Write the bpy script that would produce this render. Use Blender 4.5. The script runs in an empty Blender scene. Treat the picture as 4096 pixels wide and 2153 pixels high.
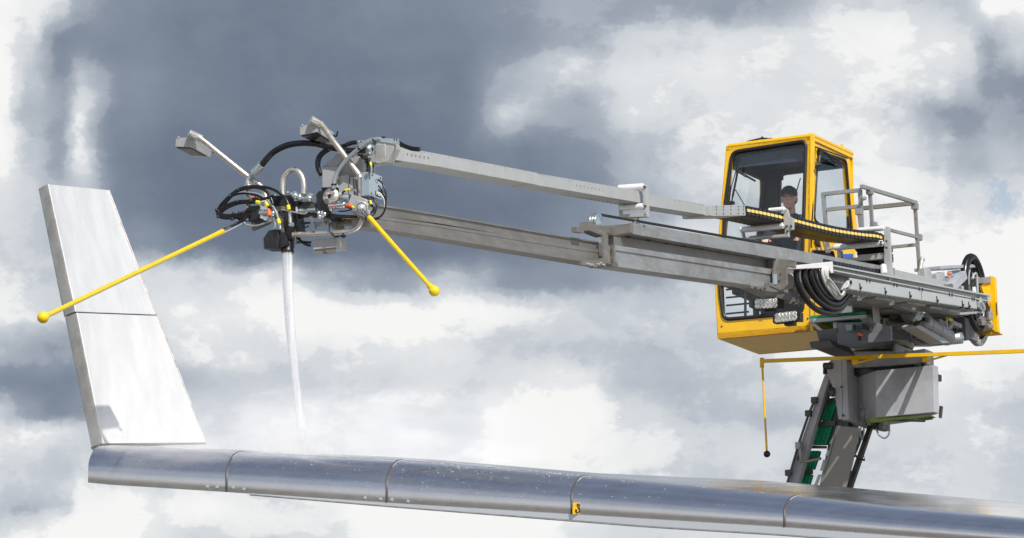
import bpy, bmesh, math, random
from mathutils import Vector, Matrix
from mathutils.geometry import tessellate_polygon
R = math.radians
random.seed(7)
scene = bpy.context.scene
col = scene.collection

# ------------------------------------------------------------------ camera
FPX = 24000.0
PITCH = math.atan((6000 - 1076.5) / FPX)
cam_d = bpy.data.cameras.new('camera'); cam = bpy.data.objects.new('camera', cam_d); col.objects.link(cam)
cam.location = (0, 0, 1.7); cam.rotation_euler = (math.pi / 2 + PITCH, 0, 0)
cam_d.sensor_width = 36; cam_d.lens = FPX / 4096 * 36; cam_d.clip_start = 0.5; cam_d.clip_end = 20000
scene.camera = cam

# ------------------------------------------------------------------ light
SUN_DIR = Vector((0.30, -0.66, 0.68)).normalized()      # towards the sun: behind the camera, to the right
el = math.asin(SUN_DIR.z); az = math.atan2(SUN_DIR.x, SUN_DIR.y)
sd = bpy.data.lights.new('sun', 'SUN'); sd.energy = 4.6; sd.angle = R(0.55); sd.color = (1, 0.96, 0.9)
sun = bpy.data.objects.new('sun', sd); col.objects.link(sun); sun.location = (20, -20, 60)
sun.rotation_euler = SUN_DIR.to_track_quat('Z', 'Y').to_euler()
scene.view_settings.view_transform = 'Standard'; scene.view_settings.look = 'None'
scene.view_settings.exposure = 0; scene.view_settings.gamma = 1

# ------------------------------------------------------------------ world: Nishita sky behind procedural clouds
def lin(g): 
    g /= 255.0
    return g / 12.92 if g <= 0.04045 else ((g + 0.055) / 1.055) ** 2.4
def rgb(r, g, b): return (lin(r), lin(g), lin(b), 1)
w = bpy.data.worlds.new('World'); scene.world = w; w.use_nodes = True
nt = w.node_tree; nt.nodes.clear()
def N_(kind, **kw):
    n = nt.nodes.new(kind)
    for k, v in kw.items(): setattr(n, k, v)
    return n
def L_(a, b): nt.links.new(a, b)
def M_(op, a, b=None, c=None, clamp=False):
    n = N_('ShaderNodeMath', operation=op, use_clamp=clamp)
    for i, x in enumerate((a, b, c)):
        if x is None: continue
        if isinstance(x, (int, float)): n.inputs[i].default_value = x
        else: L_(x, n.inputs[i])
    return n.outputs[0]
def VM_(op, a, b=None, s=None):
    n = N_('ShaderNodeVectorMath', operation=op)
    for i, x in enumerate((a, b)):
        if x is None: continue
        if isinstance(x, (tuple, list)): n.inputs[i].default_value = x
        else: L_(x, n.inputs[i])
    if s is not None: n.inputs['Scale'].default_value = s
    return n.outputs[0]
tc = N_('ShaderNodeTexCoord').outputs['Generated']
sky = N_('ShaderNodeTexSky', sky_type='NISHITA'); sky.sun_disc = False
sky.sun_elevation = el; sky.sun_rotation = az; sky.air_density = 1.0; sky.dust_density = 1.0
# tangent-plane coordinates of the sky round the compass bearing of the cloud bank (fixed to the world)
F = Vector((0, math.cos(PITCH), math.sin(PITCH))); U = Vector((0, -math.sin(PITCH), math.cos(PITCH)))
def dotc(v):
    n = N_('ShaderNodeVectorMath', operation='DOT_PRODUCT'); L_(tc, n.inputs[0]); n.inputs[1].default_value = v
    return n.outputs['Value']
fwd = M_('MAXIMUM', dotc(tuple(F)), 0.05)
su = M_('DIVIDE', dotc((1, 0, 0)), fwd); sv = M_('DIVIDE', dotc(tuple(U)), fwd)
cmb = N_('ShaderNodeCombineXYZ'); L_(su, cmb.inputs[0]); L_(sv, cmb.inputs[1])
uv = VM_('SCALE', cmb.outputs[0], s=FPX / 4096.0)       # cloud bank coordinates, the bank is about one unit wide
def noise(vec, scale, detail=6, rough=0.55, dist=0.0, off=(0, 0, 0), mx=(1, 1, 1)):
    m = N_('ShaderNodeMapping'); m.inputs['Location'].default_value = off; m.inputs['Scale'].default_value = mx
    L_(vec, m.inputs['Vector'])
    n = N_('ShaderNodeTexNoise'); n.inputs['Scale'].default_value = scale; n.inputs['Detail'].default_value = detail
    n.inputs['Roughness'].default_value = rough; n.inputs['Distortion'].default_value = dist
    L_(m.outputs[0], n.inputs['Vector']); return n
w1 = VM_('SCALE', VM_('SUBTRACT', noise(uv, 4.0, 5, 0.55, 0.0, mx=(1, 1.3, 1)).outputs['Color'], (0.5, 0.5, 0.5)), s=0.05)
w2 = VM_('SCALE', VM_('SUBTRACT', noise(uv, 16.0, 9, 0.66, off=(3, 1, 0)).outputs['Color'], (0.5, 0.5, 0.5)), s=0.04)
uvw = VM_('ADD', VM_('ADD', uv, w1), w2)
sep = N_('ShaderNodeSeparateXYZ'); L_(uvw, sep.inputs[0])
cu = M_('ADD', sep.outputs[0], 0.5, clamp=True)          # 0 left .. 1 right of the bank
cv = M_('SUBTRACT', 0.2628, sep.outputs[1])              # 0 top .. 0.5256 bottom
XS = [0, 80, 161, 205, 322, 483, 644, 805, 966, 1127, 1288, 1449, 1610, 1771, 1932, 2093, 2254, 2350, 2430, 2500, 2576]
ROWS = [
 (0,    [228,220,205,165,135,122,122,130,140,140,150,168,168,165,168,195,200,190,190,240,225]),
 (110,  [230,205,140,140,130,118,120,128,138,136,142,180,205,208,212,222,222,218,205,170,200]),
 (200,  [232,190,150,190,140,118,116,122,128,130,178,210,218,218,215,220,220,210,190,158,150]),
 (280,  [232,180,160,208,138,114,112,116,120,128,200,170,212,216,218,220,205,165,160,175,160]),
 (400,  [230,190,165,205,125,110,106,110,114,118,128,140,180,205,216,220,214,190,178,195,190]),
 (510,  [205,190,180,180,125,110,106,108,110,112,118,134,165,195,208,216,222,220,215,205,212]),
 (610,  [205,195,190,185,150,120,110,110,114,112,122,146,180,202,210,216,226,230,232,232,238]),
 (700,  [205,200,195,200,205,206,208,180,165,190,152,152,172,190,206,220,232,236,236,236,235]),
 (790,  [222,212,205,205,212,228,236,236,232,226,216,200,196,200,206,220,232,236,232,226,222]),
 (880,  [180,165,165,175,205,208,208,206,216,212,200,188,186,198,206,220,232,236,226,220,222]),
 (960,  [140,138,138,145,165,178,192,192,200,208,206,222,192,188,196,206,226,232,222,214,206]),
 (1040, [200,165,140,150,190,190,206,206,206,206,228,232,208,190,190,202,212,218,212,208,202]),
 (1110, [226,226,216,205,206,204,206,210,212,212,232,228,212,205,214,212,206,206,206,206,202]),
 (1200, [200,198,196,206,216,208,210,214,216,214,226,214,206,204,212,208,206,206,206,208,206]),
 (1280, [186,186,194,226,236,226,216,206,236,238,236,226,206,206,206,206,206,206,206,206,206]),
 (1354, [206,226,240,240,232,206,200,206,232,234,232,216,206,206,206,206,206,206,206,206,206])]
prev = None
for i, (py, vals) in enumerate(ROWS):
    rp = N_('ShaderNodeValToRGB'); cr = rp.color_ramp; cr.interpolation = 'EASE'
    while len(cr.elements) < len(XS): cr.elements.new(0.5)
    for e, (xx, g) in zip(cr.elements, sorted((x / 2576.0, v / 255.0) for x, v in zip(XS, vals))):
        pass
    for k, (x, g) in enumerate(zip(XS, vals)):
        e = cr.elements[k]; e.position = x / 2576.0
    for k, g in enumerate(vals): cr.elements[k].color = (g / 255, g / 255, g / 255, 1)
    L_(cu, rp.inputs[0])
    if prev is None: prev = rp.outputs[0]
    else:
        mr = N_('ShaderNodeMapRange', interpolation_type='SMOOTHSTEP')
        mr.inputs['From Min'].default_value = ROWS[i - 1][0] / 2576.0; mr.inputs['From Max'].default_value = py / 2576.0
        L_(cv, mr.inputs['Value'])
        mx = N_('ShaderNodeMixRGB'); L_(mr.outputs[0], mx.inputs[0]); L_(prev, mx.inputs[1]); L_(rp.outputs[0], mx.inputs[2])
        prev = mx.outputs[0]
bank = M_('ADD', M_('MULTIPLY', prev, 0.94), 0.052)
mottle = noise(uv, 3.2, 8, 0.62, 0.0, off=(4, 8, 0), mx=(1, 1.3, 1)).outputs['Fac']
bank = M_('ADD', bank, M_('MULTIPLY', M_('SUBTRACT', mottle, 0.5), 0.22))
fine = noise(uv, 8.0, 12, 0.62, 0.0, off=(5, 2, 0), mx=(1, 1.35, 1)).outputs['Fac']
edge = noise(uv, 6.5, 13, 0.65, 0.0, off=(1, 7, 0), mx=(1, 1.45, 1)).outputs['Fac']
def layer(level, width, amp, src, jit):           # one sharp-edged bank of cloud: lit in front of what is behind it
    m = N_('ShaderNodeMapRange', interpolation_type='SMOOTHSTEP'); m.inputs['From Min'].default_value = level - width; m.inputs['From Max'].default_value = level + width
    L_(M_('ADD', bank, M_('MULTIPLY', M_('SUBTRACT', src, 0.5), jit)), m.inputs['Value'])
    return M_('MULTIPLY', M_('SUBTRACT', m.outputs[0], 0.5), amp)
edge2 = noise(uv, 9.0, 13, 0.65, 0.0, off=(8, 3, 0), mx=(1, 1.6, 1)).outputs['Fac']
edge3 = noise(uv, 15.0, 13, 0.64, 0.0, off=(2, 9, 0), mx=(1, 1.5, 1)).outputs['Fac']
l1 = layer(0.67, 0.022, 0.055, edge, 0.60); l2 = layer(0.85, 0.022, 0.075, edge2, 0.62); l3 = layer(0.78, 0.03, 0.05, edge3, 0.55)
bank = M_('ADD', M_('ADD', bank, M_('MULTIPLY', M_('SUBTRACT', fine, 0.5), 0.17)), M_('ADD', M_('ADD', l1, l2), M_('ADD', l3, 0.022)))
# the rest of the sky: broken cumulus over blue
far = noise(tc, 2.6, 8, 0.55, 0.5, mx=(1, 1, 2.0))
sepd = N_('ShaderNodeSeparateXYZ'); L_(tc, sepd.inputs[0])
farv = M_('ADD', M_('MULTIPLY', far.outputs['Fac'], 1.5), M_('SUBTRACT', 0.24, M_('MULTIPLY', M_('MAXIMUM', sepd.outputs[2], 0), 0.85)))
rim = N_('ShaderNodeMapRange', interpolation_type='SMOOTHSTEP')
rim.inputs['From Min'].default_value = 0.55; rim.inputs['From Max'].default_value = 1.3
vl = N_('ShaderNodeVectorMath', operation='LENGTH'); L_(uv, vl.inputs[0]); L_(vl.outputs['Value'], rim.inputs['Value'])
tone = N_('ShaderNodeMixRGB'); L_(rim.outputs[0], tone.inputs[0]); L_(bank, tone.inputs[1]); L_(farv, tone.inputs[2])
tint = N_('ShaderNodeValToRGB'); L_(tone.outputs[0], tint.inputs[0])
T = [(0.30, (92, 104, 120)), (0.42, (113, 125, 142)), (0.52, (133, 144, 160)), (0.60, (152, 161, 174)), (0.68, (170, 178, 189)),
     (0.76, (195, 201, 209)), (0.85, (215, 219, 223)), (1.0, (246, 246, 245))]
cr = tint.color_ramp
while len(cr.elements) < len(T): cr.elements.new(0.5)
for k, (p, c) in enumerate(T): cr.elements[k].position = p
for k, (p, c) in enumerate(T): cr.elements[k].color = rgb(*c)
cover = N_('ShaderNodeMapRange', interpolation_type='SMOOTHSTEP')      # gaps of blue away from the bank, one small gap in it
cover.inputs['From Min'].default_value = 0.47; cover.inputs['From Max'].default_value = 0.56
L_(M_('ADD', far.outputs['Fac'], M_('SUBTRACT', 0.10, M_('MULTIPLY', M_('MAXIMUM', sepd.outputs[2], 0), 0.25))), cover.inputs['Value'])
gap = N_('ShaderNodeVectorMath', operation='DISTANCE'); L_(VM_('ADD', uvw, VM_('SCALE', VM_('SUBTRACT', noise(uv, 26.0, 8, 0.65, off=(6, 6, 0)).outputs['Color'], (0.5, 0.5, 0.5)), s=0.09)), gap.inputs[0]); gap.inputs[1].default_value = (0.476, 0.064, 0)
gapm = N_('ShaderNodeMapRange', interpolation_type='SMOOTHSTEP'); gapm.inputs['From Min'].default_value = 0.009; gapm.inputs['From Max'].default_value = 0.022
gapm.inputs['To Min'].default_value = 0.55
L_(gap.outputs['Value'], gapm.inputs['Value'])
cm = N_('ShaderNodeMixRGB'); L_(rim.outputs[0], cm.inputs[0]); L_(gapm.outputs[0], cm.inputs[1]); L_(cover.outputs[0], cm.inputs[2])
b1 = N_('ShaderNodeBackground'); L_(sky.outputs[0], b1.inputs['Color']); b1.inputs['Strength'].default_value = 0.11
b2 = N_('ShaderNodeBackground'); L_(tint.outputs[0], b2.inputs['Color']); b2.inputs['Strength'].default_value = 1.0
ms = N_('ShaderNodeMixShader'); L_(cm.outputs[0], ms.inputs[0]); L_(b1.outputs[0], ms.inputs[1]); L_(b2.outputs[0], ms.inputs[2])
wo = N_('ShaderNodeOutputWorld'); L_(ms.outputs[0], wo.inputs['Surface'])

scene.cycles.sample_clamp_indirect = 4; scene.cycles.max_bounces = 8; scene.cycles.transparent_max_bounces = 24; scene.cycles.volume_bounces = 3
scene.cycles.volume_step_rate = 2.0; scene.cycles.use_denoising = True; scene.cycles.use_adaptive_sampling = False

# ------------------------------------------------------------------ picture coordinates -> points of the place
def ray(x, y):
    return F + Vector((1, 0, 0)) * ((x - 2048) / FPX) + U * ((1076.5 - y) / FPX)
EYE = Vector((0, 0, 1.7))
def Y(x, y, yy):
    d = ray(x, y); return EYE + d * (yy / d.y)
PHI = R(28)
cA = Vector((math.cos(PHI), -math.sin(PHI), 0))      # across the crane (to the right, towards the camera)
nA = Vector((-math.sin(PHI), -math.cos(PHI), 0))     # along the crane, forwards (boom direction in plan)
zA = Vector((0, 0, 1))
O = Y(3250, 950, 60)
def plane(x, y, nrm, k):
    d = ray(x, y); return EYE + d * ((k + O.dot(nrm) - EYE.dot(nrm)) / d.dot(nrm))
def view(ox, oy, k): return lambda X, Yy: (ox + X * k, oy + Yy * k)
z1 = view(650, 420, .5169); z2 = view(2250, 500, .6648); z3 = view(2800, 500, .7018); z4 = view(3100, 950, .4062)
z5 = view(2950, 1300, .63); z6 = view(100, 700, 1.0733); h1 = view(1200, 650, .2216); h2 = view(850, 680, .266)
p3 = view(3000, 700, .1477); q4 = view(3450, 1150, .2329); r5 = view(2280, 820, .2068); px = view(0, 0, 1)
def C(v, X, Yy, t): return plane(*v(X, Yy), cA, t)
def N(v, X, Yy, s): return plane(*v(X, Yy), nA, s)
def YY(v, X, Y_, yy): return Y(*v(X, Y_), yy)
def sof(p): return (p - O).dot(nA)
def tof(p): return (p - O).dot(cA)

# ------------------------------------------------------------------ materials
def mat(name, base, metal=0.0, rough=0.5, var=0.08, scale=6.0, bump=0.0, streak=None, rvar=0.1, coat=0.0, spec=0.5, dirt=None):
    m = bpy.data.materials.new(name); m.use_nodes = True; t = m.node_tree; b = t.nodes['Principled BSDF']
    b.inputs['Metallic'].default_value = metal; b.inputs['Roughness'].default_value = rough
    b.inputs['Coat Weight'].default_value = coat; b.inputs['Coat Roughness'].default_value = 0.08
    b.inputs['Specular IOR Level'].default_value = spec
    tcn = t.nodes.new('ShaderNodeTexCoord'); mp = t.nodes.new('ShaderNodeMapping'); t.links.new(tcn.outputs['Object'], mp.inputs[0])
    if streak: mp.inputs['Scale'].default_value = streak
    no = t.nodes.new('ShaderNodeTexNoise'); no.inputs['Scale'].default_value = scale; no.inputs['Detail'].default_value = 8; no.inputs['Roughness'].default_value = 0.62
    t.links.new(mp.outputs[0], no.inputs['Vector'])
    rp = t.nodes.new('ShaderNodeMapRange'); rp.inputs['From Min'].default_value = 0.3; rp.inputs['From Max'].default_value = 0.7
    rp.inputs['To Min'].default_value = 1 - var; rp.inputs['To Max'].default_value = 1 + var
    t.links.new(no.outputs['Fac'], rp.inputs['Value'])
    mu = t.nodes.new('ShaderNodeMixRGB'); mu.blend_type = 'MULTIPLY'; mu.inputs[0].default_value = 1; mu.inputs[1].default_value = (*base, 1)
    t.links.new(rp.outputs[0], mu.inputs[2]); last = mu.outputs[0]
    if dirt:                                            # patches of grime with a shape of their own
        n2 = t.nodes.new('ShaderNodeTexNoise'); n2.inputs['Scale'].default_value = dirt[1]; n2.inputs['Detail'].default_value = 9; n2.inputs['Roughness'].default_value = 0.7
        t.links.new(tcn.outputs['Object'], n2.inputs['Vector'])
        r2 = t.nodes.new('ShaderNodeMapRange'); r2.inputs['From Min'].default_value = 0.47; r2.inputs['From Max'].default_value = 0.62
        r2.inputs['To Max'].default_value = dirt[2]; t.links.new(n2.outputs['Fac'], r2.inputs['Value'])
        m2 = t.nodes.new('ShaderNodeMixRGB'); t.links.new(r2.outputs[0], m2.inputs[0]); t.links.new(last, m2.inputs[1]); m2.inputs[2].default_value = (*dirt[0], 1)
        last = m2.outputs[0]
    t.links.new(last, b.inputs['Base Color'])
    rr = t.nodes.new('ShaderNodeMapRange'); rr.inputs['From Min'].default_value = 0.3; rr.inputs['From Max'].default_value = 0.7
    rr.inputs['To Min'].default_value = max(0.02, rough - rvar); rr.inputs['To Max'].default_value = min(1, rough + rvar)
    t.links.new(no.outputs['Fac'], rr.inputs['Value']); t.links.new(rr.outputs[0], b.inputs['Roughness'])
    if bump:
        bp = t.nodes.new('ShaderNodeBump'); bp.inputs['Strength'].default_value = bump; bp.inputs['Distance'].default_value = 0.01
        t.links.new(no.outputs['Fac'], bp.inputs['Height']); t.links.new(bp.outputs[0], b.inputs['Normal'])
    return m
K = {}
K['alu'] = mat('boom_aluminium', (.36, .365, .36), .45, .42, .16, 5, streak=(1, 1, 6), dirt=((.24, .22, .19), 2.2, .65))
K['alud'] = mat('weathered_shaded_aluminium', (.24, .225, .205), .45, .42, .2, 4, streak=(1, 1, 5), dirt=((.20, .18, .155), 1.8, .7))  # darker weathered metal; on the boom web its tone stands for recess shade
K['alul'] = mat('clean_aluminium', (.45, .46, .45), .25, .4, .06, 8, dirt=((.45, .45, .43), 3, .4))
K['plate'] = mat('tray_aluminium', (.49, .51, .505), .15, .45, .05, 8)
K['steel'] = mat('stainless_steel', (.66, .62, .57), .8, .40, .12, 9, dirt=((.38, .34, .30), 5, .5))
K['chrome'] = mat('chromed_steel', (.8, .8, .79), 1, .12, .05, 12)
K['zinc'] = mat('zinc_plated_steel', (.55, .6, .62), .8, .3, .15, 14)
K['grey'] = mat('grey_paint', (.41, .42, .45), .0, .38, .06, 6, coat=.15, dirt=((.22, .22, .235), 2.5, .5))
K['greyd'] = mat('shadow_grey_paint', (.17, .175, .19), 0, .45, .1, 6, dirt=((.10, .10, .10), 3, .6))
K['greyl'] = mat('light_grey_paint', (.40, .40, .41), .05, .4, .06, 6, dirt=((.34, .33, .32), 2.5, .5))
K['boxblue'] = mat('blue_grey_enclosure_paint', (.30, .36, .40), 0, .4, .05, 6)
K['yellow'] = mat('cab_yellow_paint', (.93, .53, .005), 0, .22, .04, 3, coat=.3, rvar=.06, dirt=((.72, .38, .02), 5, .35))
K['ybar'] = mat('yellow_bar_plastic', (.86, .60, .004), 0, .35, .06, 9)
K['ybar2'] = mat('yellow_bar_paint', (.85, .50, .004), 0, .35, .08, 9)
K['black'] = mat('black_plastic', (.016, .016, .018), 0, .42, .2, 9)
K['rubber'] = mat('black_rubber_hose', (.009, .009, .010), 0, .3, .2, 16, rvar=.08)
K['blackp'] = mat('black_paint', (.014, .014, .015), 0, .28, .15, 9)
K['dark'] = mat('cab_interior_trim', (.013, .015, .021), 0, .6, .2, 5)
K['darkmetal'] = mat('greasy_dark_steel', (.09, .085, .08), .5, .45, .3, 7)
K['greyhose'] = mat('grey_hose', (.27, .30, .32), .1, .38, .08, 12)
K['white'] = mat('white_nylon', (.74, .74, .73), 0, .4, .05, 9)
K['palecable'] = mat('pale_grey_cable', (.55, .56, .55), 0, .4, .1, 9)
K['green'] = mat('green_grating', (.0, .27, .12), 0, .4, .15, 9)
K['orange'] = mat('orange_rubber_boot', (.85, .13, .01), 0, .45, .1, 9)
K['red'] = mat('red_ring', (.6, .01, .02), 0, .4, .1, 9)
K['ytag'] = mat('yellow_cable_tag', (.8, .72, .01), 0, .5, .12, 30)
K['pad'] = mat('yellow_chain_pad', (.92, .68, .18), 0, .4, .04, 9)
K['brass'] = mat('brass_fitting', (.6, .45, .2), 1, .25, .1, 9)
K['blue'] = mat('blue_sticker', (.02, .12, .55), 0, .35, .05, 9)
K['lens'] = mat('led_reflector', (.75, .74, .70), .7, .25, .3, 60)
K['winglet'] = mat('winglet_sheet_metal', (.74, .74, .73), .25, .42, .06, 3, bump=.35, streak=(2.2, 2.2, .45), rvar=.08, dirt=((.64, .63, .61), 1.6, .14))
K['wedge'] = mat('winglet_edge_metal', (.62, .60, .58), .75, .36, .12, 7, bump=.08, dirt=((.35, .34, .33), 6, .5))
K['slat'] = mat('polished_slat_metal', (.74, .73, .755), .95, .29, .03, 5, streak=(.25, 2, 5), rvar=.035, dirt=((.50, .47, .46), 1.5, .18))
K['skin_m'] = mat('polished_wing_skin', (.86, .87, .88), 1, .16, .04, 3, bump=.05, rvar=.06)
K['seal'] = mat('slat_joint_seal', (.09, .085, .08), .2, .5, .1, 9)
K['human'] = mat('human_skin', (.70, .40, .30), 0, .55, .12, 30)
K['shirt'] = mat('dark_navy_shirt', (.022, .025, .04), 0, .85, .2, 40)
K['cap'] = mat('black_cap_cloth', (.022, .026, .024), 0, .85, .2, 60)
K['hair'] = mat('short_grey_hair', (.10, .08, .07), 0, .8, .2, 60)
K['signy'] = mat('yellow_sticker', (.86, .50, .01), 0, .4, .03, 20)
K['ring'] = mat('turntable_bearing_steel', (.42, .39, .35), .7, .38, .15, 9)
K['tread'] = mat('tread_plate', (.55, .54, .50), .8, .35, .2, 30, bump=.5)
K_glass = 1
gl = bpy.data.materials.new('cab_glass'); gl.use_nodes = True; t = gl.node_tree; t.nodes.clear()
tr = t.nodes.new('ShaderNodeBsdfTransparent'); tr.inputs[0].default_value = (.955, .97, .975, 1)
gs = t.nodes.new('ShaderNodeBsdfGlossy'); gs.inputs['Roughness'].default_value = .02
fr = t.nodes.new('ShaderNodeLayerWeight'); fr.inputs[0].default_value = .5
pw = t.nodes.new('ShaderNodeMath'); pw.operation = 'POWER'; pw.inputs[1].default_value = 4
mm = t.nodes.new('ShaderNodeMath'); mm.operation = 'MULTIPLY_ADD'; mm.inputs[1].default_value = .55; mm.inputs[2].default_value = .035
t.links.new(fr.outputs['Facing'], pw.inputs[0])
mx = t.nodes.new('ShaderNodeMixShader'); ou = t.nodes.new('ShaderNodeOutputMaterial')
t.links.new(pw.outputs[0], mm.inputs[0]); t.links.new(mm.outputs[0], mx.inputs[0]); t.links.new(tr.outputs[0], mx.inputs[1]); t.links.new(gs.outputs[0], mx.inputs[2]); t.links.new(mx.outputs[0], ou.inputs[0])
K['glass'] = gl

# ------------------------------------------------------------------ mesh building
class MB:
    def __init__(s): s.v = []; s.f = []; s.mi = []; s.sm = []
    def add(s, vs, fs, mi=0, smooth=False):
        o = len(s.v); s.v += [Vector(v) for v in vs]
        for f in fs: s.f.append([o + i for i in f]); s.mi.append(mi); s.sm.append(smooth)
        return s
    def prism(s, pts, vec, mi=0, holes=()):
        loops = [list(pts)] + [list(h) for h in holes]
        flat = [p for l in loops for p in l]; n = len(flat)
        tri = tessellate_polygon(loops) if holes or len(pts) > 4 else [tuple(range(len(pts)))]
        vec = Vector(vec)
        vs = flat + [p + vec for p in flat]
        fs = [list(t_) for t_ in tri] + [[i + n for i in reversed(t_)] for t_ in tri]
        k = 0
        for l in loops:
            m = len(l)
            for i in range(m): fs.append([k + i, k + (i + 1) % m, k + (i + 1) % m + n, k + i + n])
            k += m
        return s.add(vs, fs, mi)
    def box(s, c, a, b, h, mi=0):                       # centre, three half vectors
        c, a, b, h = map(Vector, (c, a, b, h))
        return s.prism([c - a - b - h, c + a - b - h, c + a + b - h, c - a + b - h], 2 * h, mi)
    def beam(s, p, q, wd, ht, side=None, mi=0):
        d = (q - p).normalized(); side = Vector(side if side is not None else cA)
        side = (side - d * side.dot(d)).normalized(); up = d.cross(side).normalized()
        return s.box((p + q) / 2, (q - p) / 2, side * wd / 2, up * ht / 2, mi)
    def tube(s, path, r, n=10, mi=0, closed=False, caps=True, sub=True):
        path = [Vector(p) for p in path]
        if (not sub or len(path) == 2) and not closed and not (isinstance(r, (list, tuple)) and len(r) > 2):
            r0, r1 = (r[0], r[-1]) if isinstance(r, (list, tuple)) else (r, r); tot = sum((b_ - a_).length for a_, b_ in zip(path, path[1:])) or 1; new = [path[0]]; rr_ = [r0]; run = 0
            for a_, b_ in zip(path, path[1:]):
                k_ = max(1, min(60, int((b_ - a_).length / max(.02, max(r0, r1) * 5))))
                for i_ in range(1, k_ + 1): new.append(a_.lerp(b_, i_ / k_)); rr_.append(r0 + (r1 - r0) * (run + (b_ - a_).length * i_ / k_) / tot)
                run += (b_ - a_).length
            path, r = new, rr_; sub = False
        if sub and len(path) > 2: path = smooth_path(path, closed)
        m = len(path); rs = r if isinstance(r, (list, tuple)) else [r] * m
        if len(rs) != m: rs = [rs[min(len(rs) - 1, int(i / max(1, m - 1) * (len(rs) - 1) + .5))] for i in range(m)]
        tang = []
        for i in range(m):
            a = path[(i - 1) % m] if closed or i > 0 else path[i]; b = path[(i + 1) % m] if closed or i < m - 1 else path[i]
            tang.append((b - a).normalized() if (b - a).length > 1e-9 else Vector((0, 0, 1)))
        ref = Vector((0, 0, 1)) if abs(tang[0].z) < .9 else Vector((1, 0, 0))
        u = tang[0].cross(ref).normalized(); vs = []
        for i in range(m):
            u = (u - tang[i] * u.dot(tang[i])).normalized(); w_ = tang[i].cross(u)
            for k in range(n):
                a = 2 * math.pi * k / n; vs.append(path[i] + (u * math.cos(a) + w_ * math.sin(a)) * rs[i])
        fs = []
        for i in range(m if closed else m - 1):
            j = (i + 1) % m
            for k in range(n): fs.append([i * n + k, i * n + (k + 1) % n, j * n + (k + 1) % n, j * n + k])
        s.add(vs, fs, mi, True)
        if caps and not closed:
            s.add(vs[:n], [list(range(n))], mi); s.add(vs[-n:], [list(range(n))], mi)
        return s
    def cyl(s, p, q, r, n=20, mi=0, r2=None): return s.tube([p, q], [r, r2 if r2 is not None else r], n, mi, sub=False)
    def lathe(s, c, axis, prof, n=28, mi=0, smooth=True):
        axis = Vector(axis).normalized(); ref = Vector((0, 0, 1)) if abs(axis.z) < .9 else Vector((1, 0, 0))
        u = axis.cross(ref).normalized(); w_ = axis.cross(u); vs = []
        for h, r in prof:
            for k in range(n):
                a = 2 * math.pi * k / n; vs.append(c + axis * h + (u * math.cos(a) + w_ * math.sin(a)) * max(r, 1e-5))
        fs = [[i * n + k, i * n + (k + 1) % n, (i + 1) * n + (k + 1) % n, (i + 1) * n + k] for i in range(len(prof) - 1) for k in range(n)]
        return s.add(vs, fs, mi, smooth)
    def ball(s, c, r, mi=0, sc=(1, 1, 1), n=16):
        vs = []; m = n // 2
        for i in range(m + 1):
            th = math.pi * i / m
            for k in range(n):
                a = 2 * math.pi * k / n
                vs.append(Vector(c) + Vector((math.sin(th) * math.cos(a) * sc[0], math.sin(th) * math.sin(a) * sc[1], math.cos(th) * sc[2])) * r)
        return s.add(vs, [[i * n + k, i * n + (k + 1) % n, (i + 1) * n + (k + 1) % n, (i + 1) * n + k] for i in range(m) for k in range(n)], mi, True)
    def bolt(s, p, axis, r=.012, h=.012, mi=0): return s.tube([p, p + Vector(axis) * h], r, 6, mi, sub=False)
    def pieces(s):
        key = {}; par = list(range(len(s.v)))
        def find(i):
            while par[i] != i: par[i] = par[par[i]]; i = par[i]
            return i
        for i, v in enumerate(s.v):
            k = (round(v.x, 4), round(v.y, 4), round(v.z, 4)); 
            if k in key: par[find(i)] = find(key[k])
            else: key[k] = i
        for f in s.f:
            for i in f[1:]: par[find(i)] = find(f[0])
        groups = {}
        for n_, f in enumerate(s.f): groups.setdefault(find(f[0]), []).append(n_)
        return list(groups.values())
    def build_each(s, name, mats, parent=None, bevel=0.0):
        for g in s.pieces():
            m = MB(); mp = {}
            for n_ in g:
                f = []
                for i in s.f[n_]:
                    if i not in mp: mp[i] = len(m.v); m.v.append(s.v[i])
                    f.append(mp[i])
                m.f.append(f); m.mi.append(s.mi[n_]); m.sm.append(s.sm[n_])
            m.build(name, mats, parent, bevel)
    def build(s, name, mats, parent=None, bevel=0.0, label=None, weld=False):
        if not isinstance(mats, (list, tuple)): mats = [mats]
        lo = Vector([min(v[i] for v in s.v) for i in range(3)]); hi = Vector([max(v[i] for v in s.v) for i in range(3)]); c = (lo + hi) / 2
        me = bpy.data.meshes.new(name); me.from_pydata([v - c for v in s.v], [], s.f)
        for m in mats: me.materials.append(m if not isinstance(m, str) else K[m])
        for p, mi, sm in zip(me.polygons, s.mi, s.sm): p.material_index = mi; p.use_smooth = sm
        bm = bmesh.new(); bm.from_mesh(me)
        if weld: bmesh.ops.remove_doubles(bm, verts=bm.verts, dist=1e-4)
        bmesh.ops.recalc_face_normals(bm, faces=bm.faces); bm.to_mesh(me); bm.free()
        o = bpy.data.objects.new(name, me); col.objects.link(o); place(o, c, parent)
        if bevel:
            md = o.modifiers.new('bevel', 'BEVEL'); md.width = bevel; md.segments = 2; md.limit_method = 'ANGLE'; md.angle_limit = R(40)
        if label: o['label'] = label
        return o
WP = {}
def place(o, wpos, parent):
    o.location = wpos - (WP[parent.name] if parent else Vector())
    if parent: o.parent = parent
    WP[o.name] = Vector(wpos)
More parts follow.
